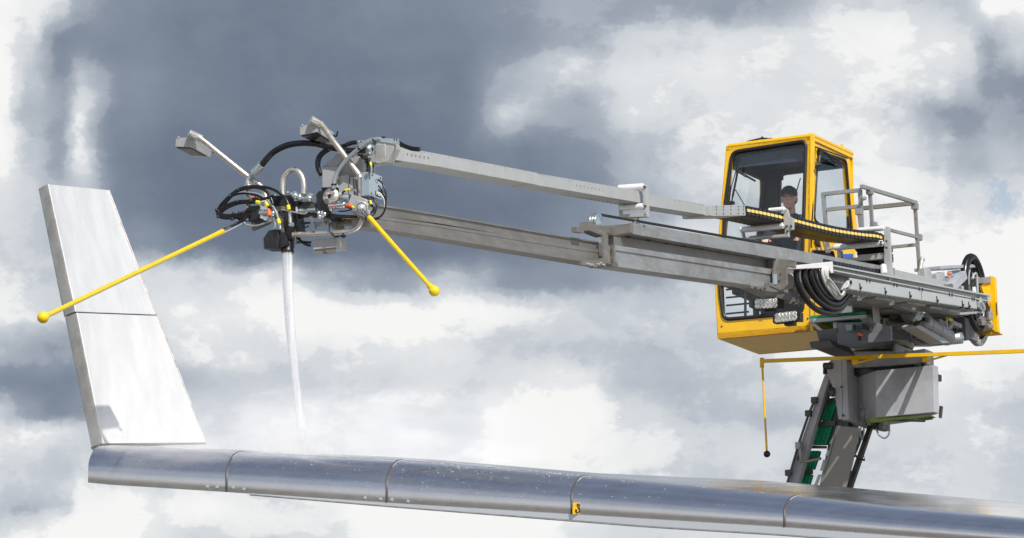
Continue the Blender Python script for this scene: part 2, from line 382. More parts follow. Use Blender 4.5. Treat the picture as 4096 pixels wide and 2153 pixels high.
def smooth_path(p, closed=False, k=6):
    out = []; n = len(p)
    rng = range(n) if closed else range(n - 1)
    for i in rng:
        p0 = p[(i - 1) % n] if closed or i > 0 else p[i] * 2 - p[i + 1]; p1 = p[i]; p2 = p[(i + 1) % n]
        p3_ = p[(i + 2) % n] if closed or i < n - 2 else p2 * 2 - p1
        for j in range(k):
            t_ = j / k
            out.append(.5 * ((2 * p1) + (p2 - p0) * t_ + (2 * p0 - 5 * p1 + 4 * p2 - p3_) * t_ ** 2 + (3 * p1 - p0 - 3 * p2 + p3_) * t_ ** 3))
    if not closed: out.append(p[-1])
    return out
def empty(name, loc, label, cat, group=None):
    o = bpy.data.objects.new(name, None); col.objects.link(o); o.empty_display_size = .2; place(o, Vector(loc), None)
    o['label'] = label; o['category'] = cat
    if group: o['group'] = group
    return o
def rnd(pts, r, k=5):
    out = []; n = len(pts)
    for i in range(n):
        p = pts[i]; a = pts[i - 1] - p; b = pts[(i + 1) % n] - p
        rr = min(r, a.length * .45, b.length * .45); A = p + a.normalized() * rr; B = p + b.normalized() * rr
        for j in range(k + 1):
            t_ = j / k; out.append(A * (1 - t_) ** 2 + p * 2 * t_ * (1 - t_) + B * t_ ** 2)
    return out
def inset(pts, d):
    c = sum(pts, Vector()) / len(pts); return [p + (c - p).normalized() * d for p in pts]
def text_mesh(name, body, size, p, xdir, updir, material, parent, ext=.001):
    cu_ = bpy.data.curves.new(name, 'FONT'); cu_.body = body; cu_.size = size; cu_.align_x = 'CENTER'; cu_.align_y = 'CENTER'; cu_.extrude = ext; cu_.offset = size * .012
    tmp = bpy.data.objects.new(name + '_src', cu_); col.objects.link(tmp)
    bpy.context.view_layer.update()
    me = bpy.data.meshes.new_from_object(tmp.evaluated_get(bpy.context.evaluated_depsgraph_get()))
    bpy.data.objects.remove(tmp); me.name = name
    x = Vector(xdir).normalized(); u = Vector(updir); u = (u - x * u.dot(x)).normalized(); zz = x.cross(u)
    M = Matrix((x, u, zz)).transposed().to_4x4(); me.transform(M)
    me.materials.clear(); me.materials.append(K[material])
    o = bpy.data.objects.new(name, me); col.objects.link(o); place(o, Vector(p), parent); return o

# ------------------------------------------------------------------ ground
def ground():
    m = bpy.data.materials.new('apron_and_grass'); m.use_nodes = True; t = m.node_tree; b = t.nodes['Principled BSDF']; b.inputs['Roughness'].default_value = .85
    tcn = t.nodes.new('ShaderNodeTexCoord')
    n1 = t.nodes.new('ShaderNodeTexNoise'); n1.inputs['Scale'].default_value = .006; n1.inputs['Detail'].default_value = 8; t.links.new(tcn.outputs['Object'], n1.inputs['Vector'])
    n2 = t.nodes.new('ShaderNodeTexNoise'); n2.inputs['Scale'].default_value = 1.5; n2.inputs['Detail'].default_value = 10; t.links.new(tcn.outputs['Object'], n2.inputs['Vector'])
    r1 = t.nodes.new('ShaderNodeValToRGB'); t.links.new(n1.outputs['Fac'], r1.inputs[0])
    r1.color_ramp.elements[0].position = .47; r1.color_ramp.elements[0].color = (.23, .21, .18, 1); r1.color_ramp.elements[1].position = .55; r1.color_ramp.elements[1].color = (.15, .14, .08, 1)
    mu = t.nodes.new('ShaderNodeMixRGB'); mu.blend_type = 'MULTIPLY'; mu.inputs[0].default_value = .5
    t.links.new(r1.outputs[0], mu.inputs[1]); t.links.new(n2.outputs['Fac'], mu.inputs[2]); t.links.new(mu.outputs[0], b.inputs['Base Color'])
    me = bpy.data.meshes.new('ground'); S = 6000
    me.from_pydata([(-S, -S, 0), (S, -S, 0), (S, S, 0), (-S, S, 0)], [], [(0, 1, 2, 3)]); me.materials.append(m)
    o = bpy.data.objects.new('ground', me); col.objects.link(o); o['kind'] = 'structure'
ground()

# ================================================================== the de-icing crane
base = C(z5, 900, 700, .35); base.z = 0
crane = empty('deicing_crane', base, 'grey de-icing crane with a yellow operator cab, telescopic boom and spray head', 'crane')
V = Vector

# ---------------------------------------------------------------- cab
D_ = -sof(C(z2, 1725, 145, 0)) + .06            # cab depth
TL, ML, BL = N(z2, 985, 128, 0), N(z2, 915, 935, 0), N(z2, 933, 1287, 0)
TR, MR, BR = N(z2, 1507, 62, 0), N(z2, 1500, 800, 0), N(z2, 1512, 1237, 0)
TLm = N(z2, 1010, 118, 0)
back = -nA * D_
def nn(*pts): return [N(z2, a, b, 0) for a, b in pts]
cab = MB()
upw = rnd(nn((1022, 163), (1466, 96), (1442, 860), (968, 830), (978, 500)), .07)
low = rnd(nn((946, 915), (1448, 880), (1446, 1130), (972, 1172), (950, 1020)), .07)
outer = rnd(nn((985, 128), (1507, 62), (1500, 800), (1512, 1237), (933, 1287), (915, 935)), .025, 3)
cab.prism(outer, -nA * .05, 0, holes=[upw, low])
# right side face with its window
def cc(*pts, t=0.0): return [C(z2, a, b, t) for a, b in pts]
sidewin = rnd(cc((1537, 158), (1706, 214), (1742, 655), (1600, 640), (1512, 570)), .06)
sidelow = rnd(cc((1503, 757), (1628, 762), (1650, 860), (1508, 850)), .02)
sp = [TR, C(z2, 1725, 147, 0), C(z2, 1772, 610, 0), C(z2, 1748, 1085, 0), C(z2, 1690, 1270, 0), BR, MR]
sp = [p - cA * tof(p) for p in sp]
cab.prism(sp, -cA * .05, 0, holes=[sidewin, sidelow])
# left wall, back wall, roof and floor shells
def lerp4(q, a, b): return (q[0] * (1 - a) + q[1] * a) * (1 - b) + (q[3] * (1 - a) + q[2] * a) * b
def rectin(q, a0, a1, b0, b1, r=.05): return rnd([lerp4(q, a0, b0), lerp4(q, a1, b0), lerp4(q, a1, b1), lerp4(q, a0, b1)], r)
qlu = [TL, TL + back, ML + back, ML]; qll = [ML, ML + back, BL + back, BL]
bTR, bBR = sp[1] + V((0, 0, 0)), BR + back
qb = [TL + back, TR + back, BR + back, BL + back]
hw = rectin(qlu, .10, .88, .14, .86); hl = rectin(qll, .12, .9, .05, .75)
hb = rectin(qb, .18, .94, .07, .60)
cab.prism(qlu, cA * .008, 0, holes=[hw]); cab.prism(qll, cA * .008, 0, holes=[hl])
cab.prism(qb, nA * .008, 0, holes=[hb])
up = (TL - BL).normalized()
cab.prism([TL, TR, TR + back, TL + back], zA * -.05, 0)
cab.prism([BL, BR, BR + back, BL + back], zA * .06, 0)
for a_, b_ in ((TR, MR), (MR, BR)): cab.cyl(a_ - nA * .022 - cA * .022, b_ - nA * .022 - cA * .022, .028, 16)
cab.tube([TL - nA * .02 + cA * .02, TR - nA * .02 - cA * .02], .026, 12); cab.tube([TR - nA * .02 - cA * .02, TR + back - cA * .02], .026, 12)
for X, Yy in ((1020, 122), (1493, 58)): cab.cyl(N(z2, X, Yy + 8, -.03), N(z2, X, Yy - 6, -.03), .018, 10)
cab.cyl(C(z2, 1682, 135, -.03), C(z2, 1682, 117, -.03), .015, 10)
cabo = cab.build('cab', 'yellow', crane, label='yellow operator cab with large windscreen')
# door seam and lower lip
b = MB(); b.beam(C(z2, 1520, 130, .003), C(z2, 1497, 740, .003), .008, .012); b.beam(C(z2, 1520, 130, .003), C(z2, 1715, 200, .003), .012, .006)
b.beam(C(z2, 1512, 900, .003), C(z2, 1516, 1150, .003), .008, .012)
b.build('door_seam', 'black', cabo)
b = MB()
def shrink(q, a0, a1): return [lerp4(q, a0, 0), lerp4(q, a1, 0), lerp4(q, a1, 1), lerp4(q, a0, 1)]
for q, wins, nrm in ((shrink(qlu, .08, .97), [hw], cA), (shrink(qll, .08, .97), [hl], cA), (shrink(qb, .03, .965), [hb], nA)): b.prism([p + nrm * .010 for p in q], nrm * .035, 0, holes=[[p + nrm * .010 for p in h] for h in wins])
b.prism([TL + cA * .05 - nA * .06 - zA * .06, TR - cA * .05 - nA * .06 - zA * .06, TR - cA * .05 + back * .95 - zA * .06, TL + cA * .05 + back * .95 - zA * .06], -zA * .03)
b.prism([BL + cA * .05 - nA * .06 + zA * .07, BR - cA * .05 - nA * .06 + zA * .07, BR - cA * .05 + back * .95 + zA * .07, BL + cA * .05 + back * .95 + zA * .07], zA * .02)
# dark centre panel and stepped opening at the back, inside face of the pillars
b.prism([N(z2, 1190, 150, -D_ + .07), N(z2, 1330, 150, -D_ + .07), N(z2, 1330, 332, -D_ + .07), N(z2, 1292, 338, -D_ + .07), N(z2, 1300, 700, -D_ + .07), N(z2, 1195, 700, -D_ + .07)], nA * .02)
b.build('interior_lining', 'dark', cabo)
b = MB(); b.prism(rnd([N(z2, 1022, 150, -.07), N(z2, 1462, 92, -.07), N(z2, 1460, 215, -.07), N(z2, 1010, 262, -.07)], .03), -nA * .004)
b.build('sun_visor', mat('tinted_visor', (.035, .05, .08), 0, .25, .1, 4), cabo)
def seal(loop, off, r, name, parent, m='black'):
    b = MB(); b.tube([p + off for p in loop], r, 6, closed=True, sub=False); return b.build(name, m, parent)
def pane(loop, off, vec, name, parent): 
    b = MB(); b.prism([p + off for p in loop], vec); return b.build(name, 'glass', parent)
pane(inset(upw, .004), -nA * .012, -nA * .006, 'windscreen', cabo); seal(upw, nA * .001, .021, 'window_seal', cabo)
pane(inset(low, .004), -nA * .012, -nA * .006, 'lower_window', cabo); seal(low, nA * .001, .021, 'window_seal', cabo)
pane(inset(sidewin, .004), -cA * .012, -cA * .006, 'side_window', cabo); seal(sidewin, cA * .001, .014, 'window_seal', cabo)
seal(sidelow, cA * .001, .010, 'window_seal', cabo)
b = MB(); b.prism([p - cA * .012 for p in sidelow], -cA * .01); b.build('lower_side_window', 'dark', cabo)
pane(inset(hw, .004), cA * .012, cA * .006, 'left_window', cabo); pane(inset(hb, .004), nA * .010, nA * .006, 'rear_window', cabo)
b = MB()
for yl in (992, 1040, 1087, 1137): b.cyl(N(z2, 985, yl, -.09), N(z2, 1120, yl - 13, -.09), .010, 8)
b.cyl(N(z2, 1100, 950, -.09), N(z2, 1100, 1160, -.09), .014, 8)
b.build('foot_guard', 'black', cabo)
# things inside: seat, console, rear strut
seatp = N(z2, 1350, 960, -.42)
b = MB()
b.box(seatp - zA * .02, cA * .24, nA * .22, zA * .06); b.box(seatp - nA * .24 + zA * .30, cA * .20, nA * .04, zA * .32)
b.box(seatp - zA * .25, cA * .12, nA * .12, zA * .2)
b.build('operator_seat', 'dark', cabo, bevel=.03)
b = MB(); b.box(N(z2, 1200, 800, -.25), cA * .10, nA * .12, zA * .22); b.box(N(z2, 1160, 940, -.3), cA * .18, nA * .2, zA * .16); b.box(N(z2, 1330, 980, -.35), cA * .3, nA * .22, zA * .22)
b.build('control_console', 'dark', cabo, bevel=.02)
b = MB(); b.cyl(N(z2, 1432, 320, -D_ + .12), N(z2, 1395, 440, -D_ + .12), .007, 6)
b.cyl(N(z2, 1040, 390, -D_ * .5), N(z2, 1105, 500, -D_ * .5), .006, 6); b.build_each('gas_strut', 'black', cabo)
b = MB(); b.beam(N(z2, 1350, 210, -.12), N(z2, 1290, 260, -.3), .05, .02); b.cyl(N(z2, 1234, 205, -.1), N(z2, 1234, 225, -.1), .016, 10); b.build('cab_fan', 'black', cabo)
# wipers
b = MB(); b.tube([N(z2, 1062, 212, .05), N(z2, 1050, 300, .05), N(z2, 1030, 400, .05), N(z2, 1017, 468, .05)], [.004, .013, .013, .009], 6)
b.tube([N(z2, 1045, 275, .04), N(z2, 1015, 380, .045), N(z2, 1003, 470, .03)], .006, 6); b.box(N(z2, 1012, 470, .025), cA * .035, nA * .025, zA * .016)
b.build('wiper', 'black', cabo)
b = MB(); b.tube([N(z2, 1025, 262, -.74), N(z2, 1160, 338, -.74)], .012, 6); b.tube([N(z2, 1055, 278, -.74), N(z2, 1105, 310, -.72)], .014, 6); b.build('wiper', 'black', cabo)
b = MB(); b.tube([C(z2, 1540, 150, .03), C(z2, 1580, 165, .05), C(z2, 1640, 200, .05), C(z2, 1690, 235, .04)], .010, 6)
b.tube([C(z2, 1590, 205, .04), C(z2, 1650, 222, .05), C(z2, 1705, 247, .04)], [.005, .013, .006], 6); b.tube([C(z2, 1600, 180, .05), C(z2, 1640, 225, .05)], .012, 6)
b.box(C(z2, 1550, 158, .03), nA * .03, cA * .02, zA * .02); b.build('wiper', 'black', cabo)
b = MB(); b.tube([C(z2, 1545, 165, .05), C(z2, 1552, 195, .06), C(z2, 1535, 235, .06), C(z2, 1522, 262, .04)], .012, 8); b.cyl(C(z2, 1548, 185, .06), C(z2, 1540, 245, .06), .02, 8); b.build('grab_handle', 'black', cabo)
b = MB(); b.tube([N(z2, 1110, 103, -.1), N(z2, 1150, 92, -.1), N(z2, 1200, 82, -.1), N(z2, 1240, 84, -.1), N(z2, 1262, 83, -.1)], .010, 6); b.cyl(N(z2, 1205, 88, -.1), N(z2, 1212, 80, -.1), .03, 12); b.build('roof_hose', 'black', cabo)
b = MB(); b.prism([C(z2, 1512, 690, .01), C(z2, 1535, 706, .01), C(z2, 1540, 738, .01), C(z2, 1522, 722, .01)], cA * .03); b.build('door_latch', 'darkmetal', cabo)
b = MB(); b.prism([C(z2, 1675, 778, .006), C(z2, 1748, 775, .006), C(z2, 1748, 796, .006), C(z2, 1672, 797, .006)], cA * .003); b.build('door_sticker', 'blue', cabo)
b = MB()
for X, Yy in ((958, 1212), (1475, 1165)): b.cyl(N(z2, X, Yy, .001), N(z2, X, Yy, .006), .009, 8)
b.build_each('panel_screw', 'black', cabo)
b = MB(); b.prism(rnd(cc((1512, 1090), (1560, 1100), (1640, 1090), (1640, 1120), (1560, 1135), (1525, 1125), t=.002), .02), cA * .004); b.build('lower_trim', 'black', cabo)

# ---------------------------------------------------------------- boom
TB = 1.0
def cq(v, pts, t): return [C(v, a, b_, t) for a, b_ in pts]
ob = MB()
ob.prism(cq(z2, [(412, 603), (430, 592), (1290, 732), (2000, 862), (2000, 905), (1290, 806), (415, 655)], TB), -cA * .26)        # top rail
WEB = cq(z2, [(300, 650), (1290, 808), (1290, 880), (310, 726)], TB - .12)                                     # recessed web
ob.prism(cq(z2, [(308, 722), (1290, 872), (1290, 905), (308, 752)], TB + .0), -cA * .22)                                      # ledge
ob.prism(cq(z2, [(308, 752), (1290, 905), (1282, 972), (1215, 975), (290, 848)], TB - .012), -cA * .20)                        # lower box
outer_boom = ob.build('outer_boom', 'alu', crane, label='wider outer section of the telescopic boom')
b = MB(); b.prism(WEB, -cA * .1); b.build('boom_web', 'alud', outer_boom)  # shade of the recess put into the web's darker colour
b = MB()
for i in range(9):
    u_ = i / 8; X = 400 + (1235 - 400) * u_ ** .93; Yy = 672 + (806 - 672) * u_ ** .93
    p = C(z2, X, Yy, TB - .11); b.box(p, nA * .022, cA * .006, zA * .012); b.bolt(p + zA * -.004, cA, .011, .014)
b.build_each('wear_pad', 'darkmetal', outer_boom)
b = MB(); b.prism(cq(z2, [(318, 664), (1270, 817), (1270, 821), (318, 668)], TB - .118), cA * .006); b.build('web_seam', 'darkmetal', outer_boom)
ib = MB()
ib.prism(cq(z1, [(1600, 765), (1700, 778), (2128, 850), (2980, 1000), (3400, 1070), (3400, 1135), (2980, 1062), (2128, 915), (1600, 848)], TB - .065), -cA * .12)
ib.prism(cq(z1, [(1600, 762), (1700, 772), (2128, 843), (2980, 992), (3400, 1062), (3400, 1074), (2980, 1004), (2128, 855), (1600, 772)], TB - .05), -cA * .16)
ib.prism(cq(z1, [(1600, 846), (2128, 925), (2980, 1055), (3400, 1120), (3400, 1150), (2980, 1085), (2128, 945), (1600, 875)], TB - .026), -cA * .18)
ib.prism(cq(z1, [(1600, 875), (2128, 945), (2980, 1085), (3400, 1150), (3400, 1238), (2980, 1168), (2128, 1026), (1600, 945)], TB - .03), -cA * .17)
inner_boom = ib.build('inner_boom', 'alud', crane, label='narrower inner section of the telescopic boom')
# clamp frame at the front end of the outer boom
sF = sof(C(r5, 720, 1000, TB + .04))
cl = MB()
cl.prism(cq(r5, [(665, 545), (735, 545), (740, 760), (775, 795), (775, 1090), (680, 1090), (665, 1040)], TB + .05), -cA * .03)
cl.prism(cq(r5, [(230, 1050), (480, 1075), (680, 1035), (775, 1075), (775, 1110), (500, 1210), (235, 1160)], TB + .055), -cA * .025)
cl.prism([N(r5, a, b_, sF) for a, b_ in [(480, 1085), (640, 1015), (680, 1080), (680, 1130), (500, 1200)]], -nA * .02)
cl.prism([N(r5, a, b_, sF - .05) for a, b_ in [(710, 400), (1170, 360), (1172, 535), (830, 590), (735, 575)]], -nA * .06)
cl.prism([N(r5, a, b_, sF - .10) for a, b_ in [(735, 590), (830, 590), (832, 770), (860, 795), (872, 1110), (775, 1100), (775, 800), (740, 770)]], -nA * .02)
cl.box(C(r5, 500, 1130, TB - .10), cA * .12, nA * .14, zA * .012)
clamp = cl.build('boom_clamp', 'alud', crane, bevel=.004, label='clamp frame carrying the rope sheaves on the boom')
b = MB(); b.prism(cq(r5, [(612, 630), (662, 632), (668, 985), (622, 985)], TB + .01), -cA * .03); b.build('slide_pad', 'zinc', clamp)
b = MB()
for X, Yy in ((330, 1140), (430, 1160), (380, 1152), (540, 1150), (650, 1165), (590, 1128)): b.bolt(C(r5, X, Yy, TB + .055), cA, .013, .012)
for X, Yy in ((820, 865), (830, 1065), (770, 690), (785, 930)): b.bolt(N(r5, X, Yy, sF - .09), nA, .009, .01)
b.build_each('clamp_bolt', 'chrome', clamp)
b = MB(); b.prism(cq(r5, [(115, 425), (270, 440), (275, 545), (120, 520)], TB + .02), -cA * .05); b.box(C(r5, 430, 480, TB - .06), cA * .05, nA * .16, zA * .04)
b.prism([N(r5, a, b_, sF + .02) for a, b_ in [(585, 405), (730, 400), (735, 540), (580, 555)]], -nA * .03); b.build('sheave_bracket', 'alud', clamp)
shc = C(r5, 555, 335, TB - .02)
b = MB()
for k in range(3):
    c0 = shc - cA * (.026 * k); b.lathe(c0, cA, [(-.011, .02), (-.011, .080), (-.009, .086), (-.003, .070), (.003, .070), (.009, .086), (.011, .080), (.006, .05), (.018, .03), (.018, .0)], 30)
b.build('rope_sheave', 'zinc', clamp)
rp_ = MB()
for k in range(2):
    o_ = -cA * .040 * k
    rp_.cyl(C(r5, 590, 180, TB - .02) + o_, C(z2, 1320, 728, TB - .08) + o_, .008, 6)
rp_.build_each('hauling_rope', 'rubber', crane)
# second clamp under the cab
cl = MB()
cl.prism(cq(z2, [(1278, 868), (1300, 805), (1328, 812), (1332, 985), (1290, 1006), (1258, 1005), (1145, 985), (1145, 965), (1225, 975), (1275, 960)], TB + .05), -cA * .03)
cl.prism([N(z2, a, b_, sof(C(z2, 1290, 900, TB + .05)) - .06) for a, b_ in [(1300, 805), (1400, 815), (1400, 860), (1345, 850), (1350, 960), (1330, 990), (1290, 1000)]], -nA * .03)
cl.box(C(z2, 1215, 990, TB - .1), cA * .16, nA * .2, zA * .02)
clamp2 = cl.build('boom_clamp', 'alud', crane, bevel=.004, label='clamp frame at the rear end of the boom\'s front section')
b = MB(); b.prism(cq(z2, [(1276, 898), (1290, 896), (1293, 955), (1278, 960)], TB + .07), -cA * .02); b.build('slide_pad', 'boxblue', clamp2)
b = MB()
for X, Yy in ((1160, 980), (1190, 990), (1215, 985), (1300, 940), (1315, 850), (1310, 900)): b.bolt(C(z2, X, Yy, TB + .055), cA, .012, .012)
b.build_each('clamp_bolt', 'darkmetal', clamp2)
# rear body of the boom under the cable tray
rb = MB()
rb.prism(cq(z4, [(-20, 185), (400, 260), (1150, 395), (2080, 560), (2080, 640), (1900, 770), (1350, 735), (1150, 650), (700, 560), (300, 470), (120, 350), (-20, 340)], TB - .06), -cA * .42)
rear_boom = rb.build('rear_boom', 'alu', crane, label='rear box section of the boom above the turntable')
b = MB(); b.prism(cq(z4, [(1110, 300), (1680, 430), (1860, 480), (1860, 520), (1110, 400)], TB - .10), -cA * .3); b.build('boom_top_cover', 'alul', rear_boom)
b = MB()   # cast bracket hanging under boom with the two work lights
sW = sof(C(z2, 1300, 1050, TB - .2))
b.prism([N(z2, a, b_, sW) for a, b_ in [(1185, 985), (1385, 985), (1392, 1075), (1330, 1060), (1280, 1048), (1190, 1040)]], -nA * .12)
b.prism([N(z2, a, b_, sW + .05) for a, b_ in [(1345, 985), (1375, 1000), (1392, 1060), (1370, 1078), (1330, 1062)]], -nA * .1)
b.tube([N(z2, 1350, 860, sW), N(z2, 1395, 930, sW), N(z2, 1390, 1000, sW)], .01, 6); b.cyl(N(z2, 1385, 1080, sW), N(z2, 1460, 1070, sW), .012, 8)
b.build('light_bracket', 'alud', rear_boom)
for (a0, b0, a1, b1, shear) in ((1165, 1052, 1292, 1100, -6), (1286, 1132, 1408, 1180, -14)):
    cz = N(z2, (a0 + a1) / 2, (b0 + b1) / 2, sW + .12)
    q = [N(z2, a0, b0 - shear * .5, sW + .12), N(z2, a1, b0 + shear * .5, sW + .12), N(z2, a1, b1 + shear * .5, sW + .12), N(z2, a0, b1 - shear * .5, sW + .12)]
    big = [cz + (p - cz) * 1.13 + ((p - cz).normalized()) * .026 for p in q]
    b = MB(); b.prism(rnd(big, .03), -nA * .05)
    for k in range(9): b.box(N(z2, a1 + 22, b0 + (b1 - b0) * k / 8., sW + .08), nA * .045, cA * .014, zA * .004)
    b.box(cz - nA * .09, cA * .05, nA * .04, zA * .07); wl = b.build('work_light', 'black', rear_boom, bevel=.006)
    b = MB(); b.prism(rnd(q, .015), nA * .003, 0); 
    for i in range(6):
        for j in range(2):
            c0 = lerp4([q[0], q[1], q[2], q[3]], (i + .5) / 6, (j + .5) / 2) + nA * .004
            b.lathe(c0, nA, [(0, .026), (.012, .030), (.012, .026), (.002, .010), (.006, .0)], 12)
    b.build('reflector', 'lens', wl)
# ------------------------------------------------------------ cable arm above the boom
ca = MB()
ca.prism(cq(z2, [(-180, 288), (0, 318), (480, 400), (505, 404), (505, 470), (480, 470), (0, 388), (-180, 358)], .98), -cA * .22)
ca.prism(cq(z2, [(470, 412), (700, 450), (905, 487), (905, 548), (700, 516), (470, 480)], .955), -cA * .19)
ca.prism(cq(z1, [(1790, 318), (2128, 378), (2480, 445), (2900, 526), (2900, 618), (2480, 541), (2128, 475), (1800, 425), (1745, 400), (1745, 345)], .985), -cA * .225)
cable_arm = ca.build('cable_arm', 'alul', crane, label='slim upper arm carrying the cables')
b = MB()
for i in range(44):
    X = 1950 + i * 26 + (i // 6) * 34
    if i % 11 in (7, 8): continue
    Yy = 355 + (X - 1950) * .1895
    p = C(z1, X, Yy, .985); b.bolt(p, cA, .004, .002)
for X, Yy in ((1895, 380), (1928, 386), (1960, 392), (1992, 398), (2025, 404), (2057, 410)): b.bolt(C(z1, X, Yy, .99), cA, .007, .005)
for x0, y0 in ((85, 362), (680, 452)):
    for i in range(8): b.bolt(C(z2, x0 + i * 23, y0 + i * 4.2, .985), cA, .005, .003)
b.build('arm_rivets', 'alud', cable_arm)
b = MB()
for i in range(16): b.cyl(C(z2, -5 + i * 25, 418 + i * 4, .9), C(z2, -5 + i * 25, 419 + i * 4, .9) - zA * .003, .005, 6)
b.build('arm_drain_holes', 'darkmetal', cable_arm)
b = MB()
b.prism(cq(z2, [(888, 488), (905, 484), (1098, 481), (1104, 546), (910, 550), (890, 546)], 1.01), -cA * .30)
eb = b.build('arm_end_box', 'alul', cable_arm, bevel=.004)
b = MB()
for X in (925, 967, 1012, 1058, 1088):
    for Yy in (492, 510, 534): b.bolt(C(z2, X, Yy - (X - 925) * .006, 1.01), cA, .007, .005)
b.build('box_rivets', 'darkmetal', eb)
# hinge block at the tip of the cable arm
b = MB()
sT = sof(C(z1, 1720, 380, 1.0))
b.prism(cq(z1, [(1722, 300), (1768, 296), (1792, 330), (1795, 400), (1770, 432), (1728, 440)], 1.02), -cA * .10)
b.prism([N(z1, a, b_, sT + .02) for a, b_ in [(1655, 300), (1722, 285), (1790, 290), (1790, 330), (1735, 440), (1660, 450), (1520, 440), (1510, 380), (1640, 350)]], -nA * .12)
b.prism(cq(z1, [(1650, 440), (1740, 435), (1870, 440), (1760, 462), (1690, 462)], .95), -cA * .15)
hb_ = b.build('arm_hinge_block', 'alul', crane, bevel=.005, label='hinge block at the front tip of the cable arm')
b = MB(); b.lathe(C(z1, 1762, 333, 1.02), cA, [(0, .05), (.012, .05), (.012, .03), (.04, .03), (.045, .02), (.045, 0)], 20); b.build('hinge_pin', 'zinc', hb_)
b = MB(); b.prism([N(z1, a, b_, sT + .03) for a, b_ in [(1690, 255), (1825, 262), (1832, 302), (1790, 300), (1690, 285)]], -nA * .01)
b.build('hose_clip_plate', 'zinc', hb_)
b = MB()
for X, Yy in ((1697, 250), (1717, 252), (1797, 268), (1817, 270)): b.cyl(N(z1, X, Yy + 12, sT + .02), N(z1, X, Yy - 6, sT + .02), .012, 8)
b.build_each('clip_bolt', 'black', hb_)

# ------------------------------------------------------------ roller frames
def roller(v, a0, b0, a1, b1, s, r, name, parent, m='white'):
    b = MB(); p, q = N(v, a0, b0, s), N(v, a1, b1, s); b.cyl(p, q, r, 18); b.cyl(p + (p - q).normalized() * .012, q + (q - p).normalized() * .012, r * .45, 10); return b.build(name, m, parent)
def barN(b, v, pts, s, th=.03): b.prism([N(v, a, c_, s) for a, c_ in pts], -nA * th)
s0 = sof(C(z2, 497, 450, 1.05)); s1 = sof(C(z2, 1345, 560, 1.05)); s2 = sof(C(z2, 1950, 760, 1.08))
b = MB()
barN(b, z2, [(483, 362), (507, 362), (510, 552), (487, 552)], s0, .05); barN(b, z2, [(340, 540), (500, 530), (510, 552), (342, 558)], s0, .05)
barN(b, z2, [(336, 478), (348, 478), (350, 555), (340, 555)], s0, .05); barN(b, z2, [(395, 552), (445, 552), (447, 600), (397, 590)], s0 - .01, .06)
f0 = b.build('roller_frame', 'alul', crane, bevel=.003, label='roller frame gripping the cable arm midway along the boom')
roller(z2, 342, 382, 486, 372, s0 - .02, .033, 'roller', f0); roller(z2, 350, 500, 486, 490, s0 - .02, .030, 'roller', f0)
b = MB()
for X, Yy in ((496, 375), (499, 490)): b.bolt(N(z2, X, Yy, s0 + .001), nA, .012, .012)
b.build_each('frame_bolt', 'darkmetal', f0)
b = MB()
barN(b, z2, [(1330, 502), (1348, 502), (1362, 548), (1386, 560), (1386, 628), (1360, 632), (1358, 672), (1338, 672), (1336, 625), (1330, 590)], s1, .04)
barN(b, z2, [(1080, 680), (1345, 655), (1350, 672), (1084, 694)], s1, .05); barN(b, z2, [(1068, 618), (1078, 616), (1092, 680), (1082, 684)], s1, .05)
barN(b, z2, [(1125, 688), (1165, 686), (1170, 728), (1128, 724)], s1 - .01, .06)
f1 = b.build('roller_frame', 'alul', crane, bevel=.003, label='roller frame under the cable chain in front of the windscreen')
roller(z2, 1245, 516, 1335, 508, s1 + .02, .026, 'roller', f1); roller(z2, 1075, 632, 1330, 606, s1 - .01, .030, 'roller', f1)
b = MB()
for X, Yy in ((1340, 512), (1350, 610), (1355, 640), (1377, 610)): b.bolt(N(z2, X, Yy, s1 + .001), nA, .012, .012)
b.build_each('frame_bolt', 'darkmetal', f1)
b = MB()
barN(b, z2, [(1933, 612), (1960, 612), (1978, 905), (1978, 915), (1948, 918), (1936, 905)], s2, .05)
barN(b, z2, [(1780, 782), (1938, 768), (1938, 805), (1680, 824), (1672, 806), (1780, 796)], s2 - .03, .05)
barN(b, z2, [(1650, 735), (1674, 732), (1678, 820), (1654, 820)], s2 - .05, .05); barN(b, z2, [(1590, 738), (1640, 730), (1642, 742), (1594, 750)], s2 - .05, .05)
barN(b, z2, [(1935, 905), (1968, 905), (1965, 935), (1940, 932)], s2 + .02, .06)
f2 = b.build('roller_frame', 'alul', crane, bevel=.003, label='tall roller frame standing on the rail beside the cab')
roller(z2, 1785, 634, 1935, 622, s2 + .0, .026, 'roller', f2); roller(z2, 1640, 738, 1925, 712, s2 + .0, .032, 'roller', f2)
roller(z2, 1928, 845, 1935, 893, s2 + .05, .035, 'guide_roller', f2)
b = MB()
for X, Yy in ((1918, 705), (1918, 722), (1950, 700), (1950, 740)): b.bolt(N(z2, X, Yy, s2 + .031), nA, .012, .012)
b.build_each('frame_bolt', 'darkmetal', f2)

